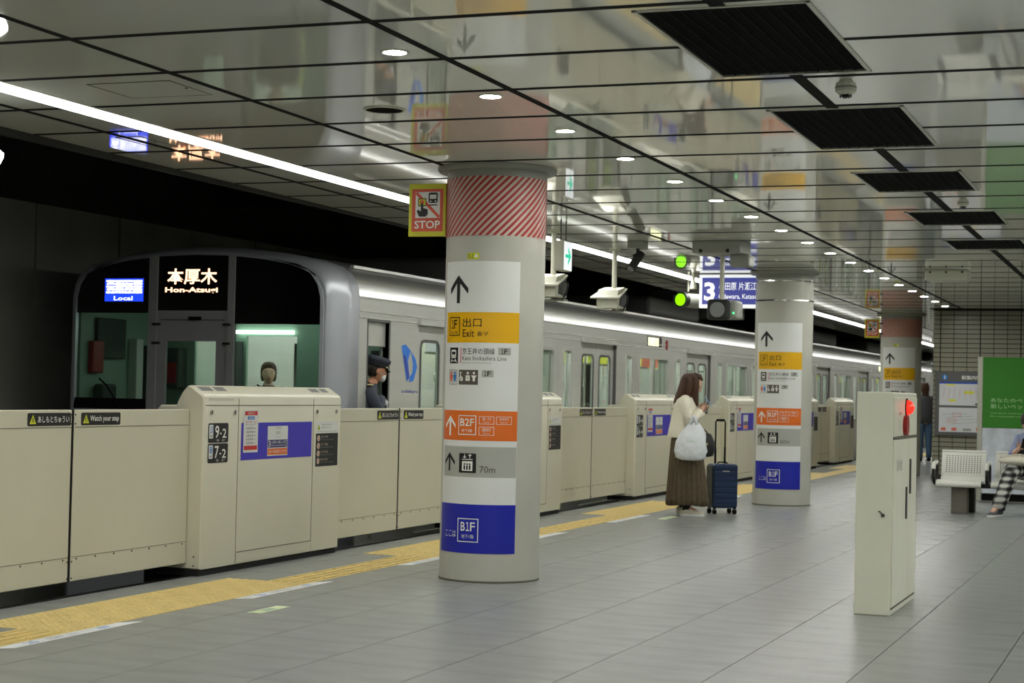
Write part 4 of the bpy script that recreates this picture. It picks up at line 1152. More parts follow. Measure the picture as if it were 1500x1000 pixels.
MB().bbox(.62, .80, LNc - .14, LNc - .001, 1.1, 1.35, .02).build('cab_cupboard', 'saloon_wall', t)
MB().bbox(1.08, 1.22, LNc - .14, LNc - .001, 1.35, 1.65, .01).build('cab_monitor', 'cab_dark', t)
# cab side door opening frame + sill, logo
b = MB(); b.box(X1 - .06, X1 + .004, .70, .72, .78, 1.92).box(X1 - .06, X1 + .004, 1.17, 1.20, .78, 1.92).box(X1 - .06, X1 + .004, .70, 1.20, 1.90, 1.925).box(X1 - .06, X1 + .006, .70, 1.20, .78, .80); b.build('cab_window_frame', 'stainless_dark', t)
MB().box(X1 - .045, X1 - .035, .72, 1.17, 1.68, 1.90).build('cab_window_sash', 'stainless_bead', t)
a = Art(map_x(X1 + .001))
a.poly([(1.46, 1.70), (1.56, 1.715), (1.68, 1.66), (1.62, 1.56), (1.66, 1.40), (1.60, 1.36)], 'train_blue', 0)
a.poly([(1.68, 1.66), (1.80, 1.58), (1.84, 1.50), (1.76, 1.37), (1.66, 1.355), (1.66, 1.40), (1.73, 1.45), (1.74, 1.53)], 'train_blue', 0)
a.poly([(1.50, 1.62), (1.57, 1.60), (1.66, 1.42), (1.62, 1.38)], 'train_blue_deep', 1)
a.text('odakyu', 1.48, 1.245, 1.86, 1.285, 'train_blue_deep', 0, .01); a.build('side_emblem', t, 'blue looped emblem with small lettering')

# ------------------------------------------------------------ fittings hanging from the ceiling
def hang(name, label, cat, x, y, group=None):
    return thing(name, label, cat, (x, y, cz(y)), group=group)
# direction sign with a green arrow
t = hang('exit_sign', 'small hanging white sign with a green arrow, right of the nearest pillar', 'sign', -5.11, 14.82)
MB().bbox(-.045, .045, -.115, .115, -.455, -.19, .008).build('box', 'fixture_white', t)
a = Art(lambda u, v, w: (.045 + w, u, v)); a.rect(-.108, -.448, .108, -.197, 'lit_white', 0)
a.rect(-.07, -.338, .05, -.308, 'lit_green', 1); a.poly([(.0, -.235), (.085, -.323), (.0, -.411), (.0, -.365), (.04, -.323), (.0, -.281)], 'lit_green', 1); a.build('face', t, 'white face with a green arrow')
MB().cyl((0, -.07, -.2), (0, -.07, 0), .006, n=6).cyl((0, .07, -.2), (0, .07, 0), .006, n=6).build('suspension_rod', 'steel_dark', t)
# hooded monitors on poles
def hooded(x, y, label):
    t = hang('platform_monitor', label, 'monitor', x, y, 'hooded monitors hung from the ceiling above the gates')
    MB().cyl((0, 0, -.44), (0, 0, 0), .026, n=14).build('pole', 'fixture_white', t)
    MB().lathe([(.001, 0), (.06, 0), (.06, -.012), (.001, -.012)], n=20).build('flange', 'fixture_white', t)
    b = MB(); b.prism([(-.25, -.50), (-.20, -.44), (.02, -.40), (.10, -.56), (.06, -.63), (-.25, -.63)], 'x', -.11, .11)
    b.build('housing', 'fixture_white', t)
    b = MB(); b.add([(-.135, .03, -.41), (.135, .03, -.41), (.16, -.32, -.52), (-.16, -.32, -.52), (-.135, .03, -.425), (.135, .03, -.425), (.16, -.32, -.535), (-.16, -.32, -.535)],
                    [(0, 1, 2, 3), (4, 7, 6, 5), (0, 4, 5, 1), (1, 5, 6, 2), (2, 6, 7, 3), (3, 7, 4, 0)]); b.build('hood', 'fixture_white', t)
    MB().box(-.13, .13, -.06, .06, -.66, -.645).cyl((0, 0, -.65), (0, 0, -.62), .02, n=8).build('tray', 'fixture_grey', t)
    b = MB(); b.prism([(-.17, -.60), (-.14, -.47), (.03, -.42), (.085, -.55), (.05, -.61)], 'x', .11, .118); b.build('side_cover', 'steel_dark', t)
    b = MB(); b.tube([(.10, .06, -.45), (.15, .0, -.50), (.15, -.04, -.58), (.10, .0, -.64)], .008, 6); b.build('cable', 'dark_metal', t)
hooded(-5.555, 15.84, 'white hooded monitor on a pole partly hidden by the nearest pillar')
hooded(-5.556, 17.785, 'white hooded monitor on a pole farther right, free above the train roof')
# cctv
t = hang('security_camera', 'dark security camera under a grey ceiling box, right of the hooded monitors', 'camera', -5.044, 16.9)
MB().bbox(-.09, .09, -.07, .07, -.075, 0, .008).build('base', 'fixture_grey', t)
MB().cyl((0, 0, -.13), (0, 0, -.07), .02, n=10).cyl((.0, 0, -.13), (-.02, -.06, -.15), .016, n=8).build('bracket', 'dark_metal', t)
MB().cyl((.03, .02, -.12), (-.03, -.08, -.26), .045, n=16).cyl((-.03, -.08, -.26), (-.038, -.095, -.28), .05, .052, n=16).build('body', 'dark_metal', t)
MB().cyl((-.037, -.093, -.277), (-.041, -.10, -.287), .035, n=14).build('lens', 'lamp_lens', t)
# green signal lamp
t = hang('signal_lamp', 'round lamp glowing bright green under the ceiling, left of the blue track sign', 'signal lamp', -6.06, 22.66)
MB().cyl((0, 0, -.13), (0, 0, 0), .014, n=8).build('stem', 'fixture_white', t)
MB().cyl((-.02, -.13, -.25), (.08, .20, -.25), .095, n=20).build('barrel', 'fixture_grey', t)
MB().cyl((-.045, -.20, -.25), (-.015, -.12, -.25), .105, .10, n=24).build('bezel', 'dark_metal', t)
MB().cyl((-.052, -.215, -.25), (-.045, -.20, -.25), .078, n=24).build('lens', 'green_light', t)
MB().bbox(-.16, -.10, -.16, -.04, -.31, -.19, .01).build('side_bracket', 'dark_metal', t)
t = hang('ceiling_sensor', 'little white tapered ceiling fitting beside the green signal lamp', 'sensor', -5.72, 21.64)
MB().lathe([(.001, 0), (.02, 0), (.022, -.05), (.045, -.15), (.045, -.165), (.001, -.165)], n=16).build('body', 'fixture_white', t)
# ceiling box + hanging grey signal
t = hang('junction_box', 'long grey box fixed flat to the ceiling above the blue track sign', 'box', -4.25, 17.1)
MB().bbox(-.24, .25, -.20, .25, -.12, 0, .015).build('box', 'fixture_grey', t)
MB().bbox(.10, .30, -.02, .2, -.24, -.12, .015).build('lower_box', 'fixture_grey', t)
b = MB(); b.cyl((-.15, -.205, -.10), (-.15, -.19, -.10), .02, n=8).cyl((.12, -.205, -.10), (.12, -.19, -.10), .02, n=8); b.build('bolt', 'dark_metal', t)
def px_to(x, y, Y):
    d = _cam_rot() @ Vector((x - 750, -(y - 500), -2595.12)); return Vector((0, 0, 1.3)) + d * (Y / d.y)
p = px_to(1057, 454, 17.4)
t = thing('signal_lamp', 'unlit grey round signal lamp on a pole in front of the blue track sign', 'signal lamp', (p.x, p.y, cz(p.y)))
h = p.z - cz(p.y)
MB().cyl((0, 0, h + .09), (0, 0, 0), .024, n=12).build('pole', 'fixture_white', t)
MB().bbox(-.13, .10, -.10, -.02, h - .105, h + .105, .03).build('front_shell', 'dark_metal', t)
MB().bbox(-.06, .17, -.02, .22, h - .09, h + .10, .03).build('rear_housing', 'fixture_grey', t)
MB().cyl((-.02, -.104, h), (-.02, -.10, h), .077, n=24).build('lens', 'lamp_lens', t)
MB().cyl((.125, -.024, h - .03), (.13, -.03, h - .03), .012, n=8).build('indicator', 'small_green', t)
# blue track sign
p0 = px_to(1027, 404, 21.4); 
t = thing('track_sign', 'blue lit hanging sign with a large 3, left of the middle pillar', 'sign', (p0.x, 21.4, cz(21.4)))
Wd = 1.30; Hs = .42
MB().bbox(0, Wd, -.07, .07, -Hs, -.005, .01).build('box', 'fixture_white', t)
a = Art(map_y(-.07)); a.rect(.0, -Hs, Wd, -.008, 'lit_white', 0); a.rect(.035, -Hs + .045, Wd - .035, -.045, 'lit_navy', 1)
a.text('3', .06, -.33, .20, -.10, 'lit_white', 2, .03); a.text('小田原 片瀬江ノ島方面', .245, -.20, 1.02, -.10, 'lit_white', 2, .01); a.text('Odawara, Katase-Enoshima', .245, -.315, 1.02, -.245, 'lit_white', 2, .01)
a.build('face', t, 'dark blue face with white lettering')
# white box on the ceiling on the right
t = hang('ceiling_box', 'flat white box on the ceiling above the tiled wall', 'box', -2.50, 20.9)
MB().bbox(-.24, .24, -.18, .18, -.13, 0, .03).build('box', 'fixture_white', t)
b = MB()
for x in (-.18, 0, .18): b.cyl((x, -.183, -.03), (x, -.178, -.03), .014, n=8)
b.cyl((-.25, 0, -.04), (-.235, 0, -.04), .02, n=8); b.build('screw', 'steel_dark', t)
# lit lantern cut by the left edge of the frame
p = px_to(-13, 229, 7.9)
t = thing('lit_sign', 'bright white lit lantern cut off by the left edge of the picture', 'lamp', (p.x, p.y, cz(p.y)))
h = p.z - cz(p.y)
MB().cyl((0, 0, h + .05), (0, 0, 0), .01, n=8).build('stem', 'fixture_white', t)
b = MB(); b.smooth = True; b.lathe([(.001, h - .06), (.04, h - .055), (.065, h + .0), (.065, h + .02), (.03, h + .05), (.001, h + .05)], n=20); b.build('globe', 'saloon_light', t)

# ------------------------------------------------------------ hose cabinet
t = thing('hose_cabinet', 'tall white free-standing hose cabinet with a glowing red lamp', 'cabinet', (-1.81, 10.74, 0))
W, D, Hc = .215, 1.02, 1.338
MB().bbox(0, W, 0, D, 0.0, Hc, .008).build('body', 'cabinet_white', t)
b = MB(); b.bbox(W, W + .006, .02, D - .02, 1.07, Hc - .03, .002); b.build('alarm_panel', 'cabinet_white', t)
b = MB(); b.bbox(W, W + .008, .02, .62, .05, 1.05, .003); dr = b.build('door', 'cabinet_white', t)
b = MB(); b.bbox(W, W + .008, .63, D - .02, .05, 1.05, .003); dr2 = b.build('door', 'cabinet_white', t)
MB().bbox(W + .008, W + .016, .52, .56, .55, .75, .002).build('handle', 'steel_dark', dr); MB().bbox(W + .008, W + .016, .68, .72, .70, .92, .002).build('handle', 'steel_dark', dr2)
b = MB(); b.box(W + .0005, W + .009, .02, D - .02, 1.052, 1.068); b.box(W + .0005, W + .004, .01, D - .01, .036, .048); b.build('door_gap', 'seam', t)
a = Art(map_x(W + .008)); a.text('消火栓', .13, .86, .36, .93, 'ink_light', 0, .01); a.build('lettering', dr)
b = MB(); b.smooth = True
b.mats = ['red_lamp']
rings = []
for k in range(6):
    a_ = k / 5 * PI / 2; r = .048 * math.cos(a_) + .001; x = W + .006 + .050 * math.sin(a_)
    rings.append([(x, .52 + r * math.cos(2 * PI * i / 20), 1.245 + r * math.sin(2 * PI * i / 20)) for i in range(20)])
b.loft(rings); b.build('lamp_dome', 'red_lamp', t)
MB().cyl((W + .004, .52, 1.245), (W + .012, .52, 1.245), .058, n=24).build('lamp_ring', 'black', t)
MB().cyl((W + .004, .44, 1.135), (W + .03, .44, 1.135), .062, n=24).build('alarm_bell', 'bell_red', t)
a = Art(map_x(W + .006)); a.text('火災報知機', .20, 1.20, .32, 1.22, 'red', 0); a.line((.22, 1.10), (.22, 1.17), .008, 'ink_light', 0); a.line((.28, 1.10), (.28, 1.17), .008, 'ink_light', 0); a.build('small_print', t)
b = MB(); b.cyl((.165, -.008, .60), (.165, 0, .60), .012, n=8); b.tube([(.165, -.008, .60), (.15, -.01, .62), (.14, -.01, .625)], .005, 6); b.build('side_latch', 'steel_dark', t)

# ------------------------------------------------------------ bench
bt = thing('bench', 'row of white perforated metal seats with black arm loops on stone legs', 'bench', (-2.36, 21.15, 0))
def seat(x, lab):
    w_ = .25
    prof_ = [(-.42, .345), (-.40, .375), (-.33, .385), (-.10, .365), (.0, .37), (.05, .41), (.08, .52), (.13, .68), (.155, .70)]
    b = MB(); b.smooth = True
    th_ = .022
    out = [(y, z) for y, z in prof_]; inn = [(y + .012, z - th_) for y, z in reversed(prof_)]
    inn = [(y + .02, z - .015) for y, z in reversed(prof_)]
    b.prism(out + inn, 'x', x - w_, x + w_)
    o = b.build('seat', 'bench_white', bt); smooth_by_angle(o, 35)
    MB().tube([(x - w_, -.415, .335), (x + w_, -.415, .335)], .03, 10).build('front_roll', 'bench_white', o)
    MB().tube([(x - w_, .15, .697), (x + w_, .15, .697)], .018, 8).build('top_roll', 'bench_white', o)
    pf = MB()
    for i in range(13):
        for j in range(9):
            xx = x - .19 + i * .0317; k = j / 8; y = .062 + k * .062; z = .46 + k * .185
            pf.add([(xx - .007, y - .006, z - .007), (xx + .007, y - .006, z - .007), (xx + .007, y - .006, z + .007), (xx - .007, y - .006, z + .007)], [(0, 1, 2, 3)])
    for i in range(13):
        for j in range(7):
            xx = x - .19 + i * .0317; y = -.34 + j * .045; z = .3875 - j * .0028
            pf.add([(xx - .007, y - .012, z), (xx + .007, y - .012, z), (xx + .007, y + .012, z - .001), (xx - .007, y + .012, z - .001)], [(0, 1, 2, 3)])
    tag(pf.build('perforation', 'bench_hole', o), kind='stuff')
SX = [0.03, .64, 1.25]
for x in SX: seat(x, '')
for x in (-.26, .335, .945, 1.54):
    b = MB(); pts = []
    for k in range(17):
        a_ = 2 * PI * k / 16; pts.append((x, -.16 + .17 * math.copysign(abs(math.cos(a_)) ** .6, math.cos(a_)), .45 + .115 * math.copysign(abs(math.sin(a_)) ** .6, math.sin(a_))))
    b.tube(pts, .020, 8); lo = b.build('arm_loop', 'bench_black', bt)
    MB().tube([(x, -.335, .50), (x, -.31, .565), (x, -.05, .575)], .024, 8).build('arm_pad', 'bench_white', lo)
MB().box(-.25, 1.52, -.14, -.06, .29, .34).build('beam', 'bench_black', bt)
for x in (.03, 1.25):
    MB().bbox(x - .09, x + .09, -.32, -.12, 0, .30, .006).build('stone_leg', 'bench_stone', bt)
    MB().bbox(x - .0, x + .14, .0, .16, 0, .36, .006).build('rear_leg', 'bench_black', bt)

# ------------------------------------------------------------ green poster board
t = thing('poster_board', 'large standing board, bright green above and pale blue map below', 'board', (-2.36, 23.4, 0))
MB().box(.02, 1.9, .02, .26, .12, 1.83).build('core', 'board_frame', t)
MB().bbox(-.045, .02, -.01, .28, .02, 1.86, .01).build('side_post', 'aluminium', t)
MB().bbox(1.9, 1.96, -.01, .28, .02, 1.86, .01).build('side_post', 'aluminium', t)
MB().box(.0, 1.92, .03, .25, .02, .10).build('plinth', 'black', t)
b = MB().box(.02, 1.9, -.002, .02, .955, 1.855).build('green_panel', 'green_board', t)
a = Art(map_y(-.002)); a.text('あなたのペットボトルが', .12, 1.28, 1.0, 1.335, 'green_ink', 0); a.text('新しいペットボトルへ', .12, 1.20, .92, 1.26, 'green_ink', 0)
a.text('Your plastic bottle becomes a new plastic bottle', .12, 1.13, .95, 1.15, 'green_ink', 0); a.text('For a sustainable tomorrow, together', .12, 1.09, .80, 1.11, 'green_ink', 0); a.build('lettering', b)
MB().box(.02, 1.9, -.002, .02, .12, .950).build('map_panel', 'map_blue', t)
# ------------------------------------------------------------ notice board on the tiled wall
t = thing('notice_board', 'grey framed information board with two paper sheets on the tiled wall', 'board', (-3.70, FY - .013, .72))
Wn, Hn = 1.05, 1.04
MB().bbox(0, Wn, -.05, 0, 0, Hn, .008).build('frame', 'board_frame', t)
def nb(Yf=-.05): return Art(map_y(Yf), False, .0015)
a = nb(); a.disc(.155, .945, .045, 'icon_blue', 0); a.text('i', .145, .918, .165, .975, 'white_ink', 1, .02); a.text('駅案内図', .42, .91, .72, .975, 'white_ink', 0, .01); a.build('header_lettering', t)
s1 = MB().box(.07, 1.0, -.054, -.05, .49, .875).build('upper_sheet', 'paper', t)
a = nb(-.054); a.rect(.07, .84, 1.0, .875, 'paper_blue', 0); a.rrect(.18, .81, .32, .835, .008, 'paper_yellow', 1); a.rrect(.46, .68, .62, .725, .008, 'paper_yellow', 0); a.rrect(.22, .555, .34, .59, .008, 'paper_yellow', 0)
for q in range(9): a.line((.12 + q * .09, .6), (.16 + q * .08, .78), .004, 'paper_red', 0)
a.rect(.64, .50, .98, .53, 'ink_grey', 0); a.build('map_print', s1)
s2 = MB().box(.07, 1.0, -.054, -.05, .06, .455).build('lower_sheet', 'paper', t)
a = nb(-.054)
for q in range(4): a.line((.1 + q * .06, .34 - q * .05), (.5 + q * .1, .36 - q * .04), .005, 'ink_light', 0)
a.frame(.28, .31, .42, .37, .006, 'paper_red', 0); a.frame(.20, .21, .34, .27, .006, 'paper_red', 0); a.rect(.10, .08, .18, .13, 'paper_red', 0); a.rect(.27, .08, .35, .13, 'paper_red', 0); a.rect(.45, .08, .58, .12, 'ink_light', 0); a.rect(.66, .08, .84, .14, 'paper_red', 0); a.build('route_print', s2)

# ------------------------------------------------------------ people
def skin_geo(chains, sub=2):
    """chains: lists of (pos, radius) or of ((pos), (rx, ry)); a chain may start at an index of an earlier chain: ('at', chain, index)"""
    vs = []; es = []; rr = []; idx = []; roots = []
    for ch in chains:
        ids = []
        for k, nd in enumerate(ch):
            if nd[0] == 'at': ids.append(idx[nd[1]][nd[2]]); continue
            vs.append(nd[0]); r = nd[1]; rr.append(r if isinstance(r, tuple) else (r, r)); ids.append(len(vs) - 1)
            if k == 0: roots.append(len(vs) - 1)
            if len(ids) > 1: es.append((ids[-2], ids[-1]))
        if ch[0][0] == 'at' and len(ids) > 1 and (ids[0], ids[1]) not in es: pass
        idx.append(ids)
    me = bpy.data.meshes.new('k'); me.from_pydata(vs, es, [])
    o = bpy.data.objects.new('k', me); COL.objects.link(o)
    o.modifiers.new('s', 'SKIN')
    for i, v in enumerate(me.skin_vertices[0].data): v.radius = rr[i]; v.use_root = i in roots
    m2 = o.modifiers.new('u', 'SUBSURF'); m2.levels = sub
    dg = bpy.context.evaluated_depsgraph_get(); em = bpy.data.meshes.new_from_object(o.evaluated_get(dg))
    out = ([v.co.copy() for v in em.vertices], [tuple(p.vertices) for p in em.polygons])
    bpy.data.objects.remove(o); bpy.data.meshes.remove(me); bpy.data.meshes.remove(em)
    return out
def head_add(b, c, pitch=0.0, yaw=0.0, s=1.0, skin='skin', mask=False):
    """face looks along +x; c = centre of the skull; adds head, ears, eyes, nose, mouth"""
    st = len(b.v); b.smooth = True; b.m(skin)
    n, m = 24, 18; rings = []
    for k in range(m + 1):
        t = -PI / 2 + PI * k / m; ring = []
        for i in range(n):
            a = 2 * PI * i / n; cr = max(math.cos(t), .03)
            x = .092 * cr * math.cos(a); y = .074 * cr * math.sin(a); z = .115 * math.sin(t)
            if z < 0:                       # jaw and chin
                q = -z / .115; x = x * (1 - .25 * q) + .018 * q; y *= (1 - .32 * q)
                if x < 0: x *= (1 - .25 * q)
            fx = max(0, math.cos(a)) ** 6
            if abs(z) < .05: x += .004 * fx
            nz = math.exp(-((z + .022) / .018) ** 2) * math.exp(-(y / .012) ** 2) * (x > 0); x += .019 * nz
            nb = math.exp(-((z - .005) / .02) ** 2) * math.exp(-(y / .009) ** 2) * (x > 0); x += .007 * nb
            ey = math.exp(-((z - .004) / .012) ** 2) * math.exp(-((abs(y) - .030) / .013) ** 2) * (x > 0); x -= .007 * ey
            ring.append((x, y, z))
        rings.append(ring)
    b.loft(rings)
    for sd in (-1, 1):
        b.ball((-.005, sd * .074, -.008), .016, .008, .028, 8, 6)
        b.m('eye_white').ball((.076, sd * .030, .004), .010, .011, .007, 8, 6); b.m('eye_iris').ball((.083, sd * .030, .004), .0045, .0055, .0055, 8, 6)
        b.m('eye_iris').tube([(.088, sd * .018, .022), (.086, sd * .032, .026), (.078, sd * .046, .021)], .0025, 5); b.m(skin)
    if not mask: b.m('lips').ball((.083, 0, -.058), .008, .021, .007, 10, 6); b.m(skin)
    M_ = Matrix.Translation(c) @ Matrix.Rotation(yaw, 4, 'Z') @ Matrix.Rotation(pitch, 4, 'Y') @ Matrix.Scale(s, 4)
    b.xf(M_, st); return M_
def hand_chains(wr, d, n, curl=.5, side=1, s=1.0):
    """wrist, direction of the palm, palm normal (to the inside); returns chains (palm, four fingers, thumb)"""
    wr = Vector(wr); d = Vector(d).normalized(); n = Vector(n); n = (n - d * n.dot(d)).normalized(); w_ = d.cross(n) * side
    out = [[(tuple(wr - d * .01), (.020, .024)), (tuple(wr + d * .035), (.014, .030)), (tuple(wr + d * .072 * s), (.011, .033))]]
    for k, ln in enumerate((.062, .072, .068, .052)):
        off = w_ * ((k - 1.5) * .0185); p = wr + d * .060 * s + off; ch = [(tuple(p), .0085)]; dd = d.copy()
        for q in range(3):
            a = curl * (.5 + .5 * q); dd = (dd * math.cos(a) + n * math.sin(a)).normalized()
            p = p + dd * ln * (.42, .32, .26)[q] * s; ch.append((tuple(p), .0082 - .0008 * q))
        out.append(ch)
    p = wr + d * .022 - w_ * .018; dd = (d * .55 - w_ * .75 + n * .3).normalized(); ch = [(tuple(p), .011)]
    for q in range(3):
        p = p + dd * (.03, .026, .02)[q] * s; dd = (dd + d * .45 + n * .15).normalized(); ch.append((tuple(p), .0098 - .001 * q))
    out.append(ch); return out
def ell(c, rx, ry, n=28, ang=0.0, pitch=0.0):
    """ellipse ring, x radius rx, y radius ry; pitch tilts the ring about y"""
    r = []
    for i in range(n):
        a = 2 * PI * i / n; x = rx * math.cos(a); y = ry * math.sin(a); z = -x * math.sin(pitch); x = x * math.cos(pitch)
        r.append((c[0] + x, c[1] + y, c[2] + z))
    return r
def human(name_label, loc, rz, J, skin='skin', group=None, hands=None, head=(0, 0), hs=1.0, mask=False):
    t = thing('person', name_label, 'person', loc, rz)
    ch = [[(J['pelvis'], (.11, .13)), (J['waist'], (.09, .115)), (J['chest'], (.10, .14)), (J['neck'], (.052, .052)), (tuple(Vector(J['head']) - Vector((.01, 0, .05))), (.05, .05))]]
    for sd in 'LR':
        ch.append([('at', 0, 2), (J['sh' + sd], .042), (J['el' + sd], .040), (J['wr' + sd], .026)])
        ch.append([('at', 0, 0), (J['hip' + sd], .088), (J['kn' + sd], .056), (J['an' + sd], .038), (J['toe' + sd], (.03, .03))])
    vs, fs = skin_geo(ch)
    b = MB(); b.smooth = True; b.m(skin).add(vs, fs)
    if hands:
        for wr, d, n_, curl, side in hands:
            v2, f2 = skin_geo(hand_chains(wr, d, n_, curl, side), 1); b.m(skin).add(v2, f2)
    Mh = head_add(b, J['head'], head[0], head[1], hs, skin, mask)
    b.build('body', None, t)
    return t, Mh
def shoe_at(t, an, toe, m1, m2, L=.25):
    an = Vector(an); toe = Vector(toe); d = Vector((toe.x - an.x, toe.y - an.y, 0)).normalized(); w_ = Vector((-d.y, d.x, 0)); z0 = max(min(an.z, toe.z) - .075, 0)
    if an.z < .2: z0 = 0.0
    o = Vector((an.x, an.y, z0)) - d * .07
    def R(x, hw, z0_, z1_): return [tuple(o + d * x + w_ * (hw * math.cos(a)) + Vector((0, 0, z0_ + (z1_ - z0_) * (.5 + .5 * math.sin(a))))) for a in [2 * PI * k / 12 for k in range(12)]]
    b = MB(); b.smooth = True; b.loft([R(0, .022, .012, .085), R(.02, .034, .01, .10), R(.08, .038, .01, .105), R(.14, .042, .01, .075), R(.20, .042, .01, .055), R(.24, .03, .01, .045), R(L, .012, .015, .032)])
    so = b.build('shoe', m1, t)
    b = MB(); pts = [(0, .024), (.03, .038), (.10, .040), (.17, .047), (.22, .042), (L + .005, .018)]
    outl = [o + d * x + w_ * h for x, h in pts] + [o + d * x - w_ * h for x, h in reversed(pts)]
    b.add([(p.x, p.y, z0 + .001) for p in outl] + [(p.x, p.y, z0 + .024) for p in outl], [tuple(range(12)), tuple(range(23, 11, -1))] + [(i, (i + 1) % 12, (i + 1) % 12 + 12, i + 12) for i in range(12)])
    b.build('sole', m2, so); return so

# ---- the woman with the phone
def woman():
    J = dict(pelvis=(0, 0, .86), waist=(-.01, 0, 1.0), chest=(-.01, 0, 1.15), neck=(.025, 0, 1.285), head=(.065, 0, 1.405),
             shL=(-.005, .145, 1.225), elL=(.03, .18, 1.01), wrL=(.175, .06, 1.12), shR=(-.005, -.145, 1.225), elR=(.04, -.19, 1.00), wrR=(.165, -.085, 1.125),
             hipL=(0, .08, .82), knL=(.01, .08, .47), anL=(-.02, .08, .09), toeL=(.10, .09, .035), hipR=(0, -.08, .82), knR=(.02, -.08, .47), anR=(.03, -.07, .09), toeR=(.15, -.07, .035))
    hands = [((.175, .06, 1.12), (.45, -.35, .75), (.1, -.9, .1), .55, 1), ((.165, -.085, 1.125), (.45, .45, .75), (.1, .9, .1), .55, -1)]
    t, Mh = human('woman in a cream jacket and long brown skirt looking at her phone', (-4.935, 18.47, 0), rad(12), J, hands=hands, head=(rad(32), 0))
    # jacket
    b = MB(); b.smooth = True
    prof_ = [(.835, .158, .20, -.035), (.845, .163, .205, -.035), (.92, .155, .195, -.03), (1.0, .145, .182, -.024), (1.10, .135, .178, -.012), (1.18, .128, .188, -.01), (1.24, .105, .175, -.005), (1.275, .080, .125, .006), (1.285, .058, .072, .018), (1.30, .055, .062, .022)]
    b.loft([ell((x, 0, z), rx, ry) for z, rx, ry, x in prof_])
    jk = b.build('jacket', 'cream_knit', t)
    for sd in 'LR':
        s_, e, w_ = (Vector(J[k + sd]) for k in ('sh', 'el', 'wr'))
        b = MB(); b.smooth = True; pts = [s_ + Vector((0, -.03 if sd == 'L' else .03, .012)), s_, s_.lerp(e, .5), e + Vector((-.012, 0, .0)), e.lerp(w_, .45), e.lerp(w_, .93), e.lerp(w_, .95)]
        b.tube(pts, [.06, .068, .062, .056, .052, .046, .036], 14); b.build('sleeve', 'cream_knit', jk)
    # skirt with pleats
    b = MB(); b.smooth = True; rings = []; n = 96
    for k in range(12):
        q = k / 11; z = .96 - .845 * q; rx = .128 + .088 * q ** .7; ry = .15 + .07 * q ** .7; am = .004 + .016 * q
        rings.append([(-.0 + .03 * q + (rx + am * math.cos(22 * 2 * PI * i / n + .5 * math.sin(5 * q + i * .1))) * math.cos(2 * PI * i / n), (ry + am * math.cos(22 * 2 * PI * i / n)) * math.sin(2 * PI * i / n), z + (.008 * math.sin(3 * 2 * PI * i / n) if k == 11 else 0)) for i in range(n)])
    b.loft(rings); b.build('skirt', 'skirt_brown', t)
    # hair
    b = MB(); b.smooth = True
    hp = [(1.527, .012, .012, .06), (1.518, .055, .048, .058), (1.495, .084, .070, .052), (1.46, .100, .084, .042), (1.41, .102, .090, .026), (1.36, .098, .092, .008), (1.31, .092, .094, -.014), (1.265, .078, .098, -.045), (1.235, .058, .098, -.075), (1.205, .036, .090, -.105), (1.185, .010, .06, -.125)]
    b.loft([[(p[0] , p[1] * (1 + .05 * math.sin(11 * i_ * .55)), p[2] - .03 * math.cos(2 * PI * i_ / 40) * 0) for i_, p in enumerate(ell((x, 0, z), rx, ry, 40, 0, rad(14)))] for z, rx, ry, x in hp])
    hr = b.build('hair', 'hair_brown', t)
    b = MB(); b.smooth = True
    for sd in (-1, 1):
        b.tube([(.07, sd * .050, 1.50), (.105, sd * .078, 1.45), (.10, sd * .086, 1.38), (.09, sd * .09, 1.30), (.10, sd * .08, 1.235), (.12, sd * .07, 1.17)], [.025, .034, .040, .038, .030, .006], 10)
        b.tube([(.03, sd * .06, 1.48), (.05, sd * .088, 1.42), (.035, sd * .095, 1.33), (.02, sd * .10, 1.25), (.0, sd * .10, 1.18)], [.03, .036, .038, .034, .010], 10)
    b.tube([(.09, -.055, 1.497), (.145, -.04, 1.475), (.165, -.015, 1.445)], [.02, .018, .006], 8).tube([(.09, .055, 1.497), (.145, .04, 1.475), (.165, .015, 1.445)], [.02, .018, .006], 8).tube([(.08, 0, 1.515), (.14, 0, 1.493), (.168, 0, 1.45)], [.02, .024, .008], 8)
    b.build('side_locks', 'hair_brown', hr)
    for sd in 'LR':
        b = MB(); b.smooth = True; b.tube([Vector(J['an' + sd]) + Vector((0, 0, -.02)), Vector(J['an' + sd]) + Vector((0, 0, .10))], .044, 12); b.build('sock', 'sock', t)
        shoe_at(t, J['an' + sd], J['toe' + sd], 'sneaker_white', 'white_film')
        b = MB(); a0 = Vector(J['an' + sd]); b.smooth = True; b.ball((a0.x - .035, a0.y, .065), .036, .036, .035, 10, 6); b.build('heel_patch', 'sneaker_black', t)
    return t
wt = woman()
wm = Matrix.Translation((-4.935, 18.47, 0)) @ Matrix.Rotation(rad(12), 4, 'Z')
def wpt(x, y, z): return tuple(wm @ Vector((x, y, z)))
# phone
b = MB(); b.bbox(-.036, .036, -.004, .004, -.072, .072, .003); ph = b.build('phone', 'phone_blue'); ph.matrix_world = wm @ Matrix.Translation((.235, -.012, 1.225)) @ Matrix.Rotation(rad(90), 4, 'Z') @ Matrix.Rotation(rad(-35), 4, 'X')
tag(ph, 'light blue phone held up by the woman in the cream jacket', 'phone')
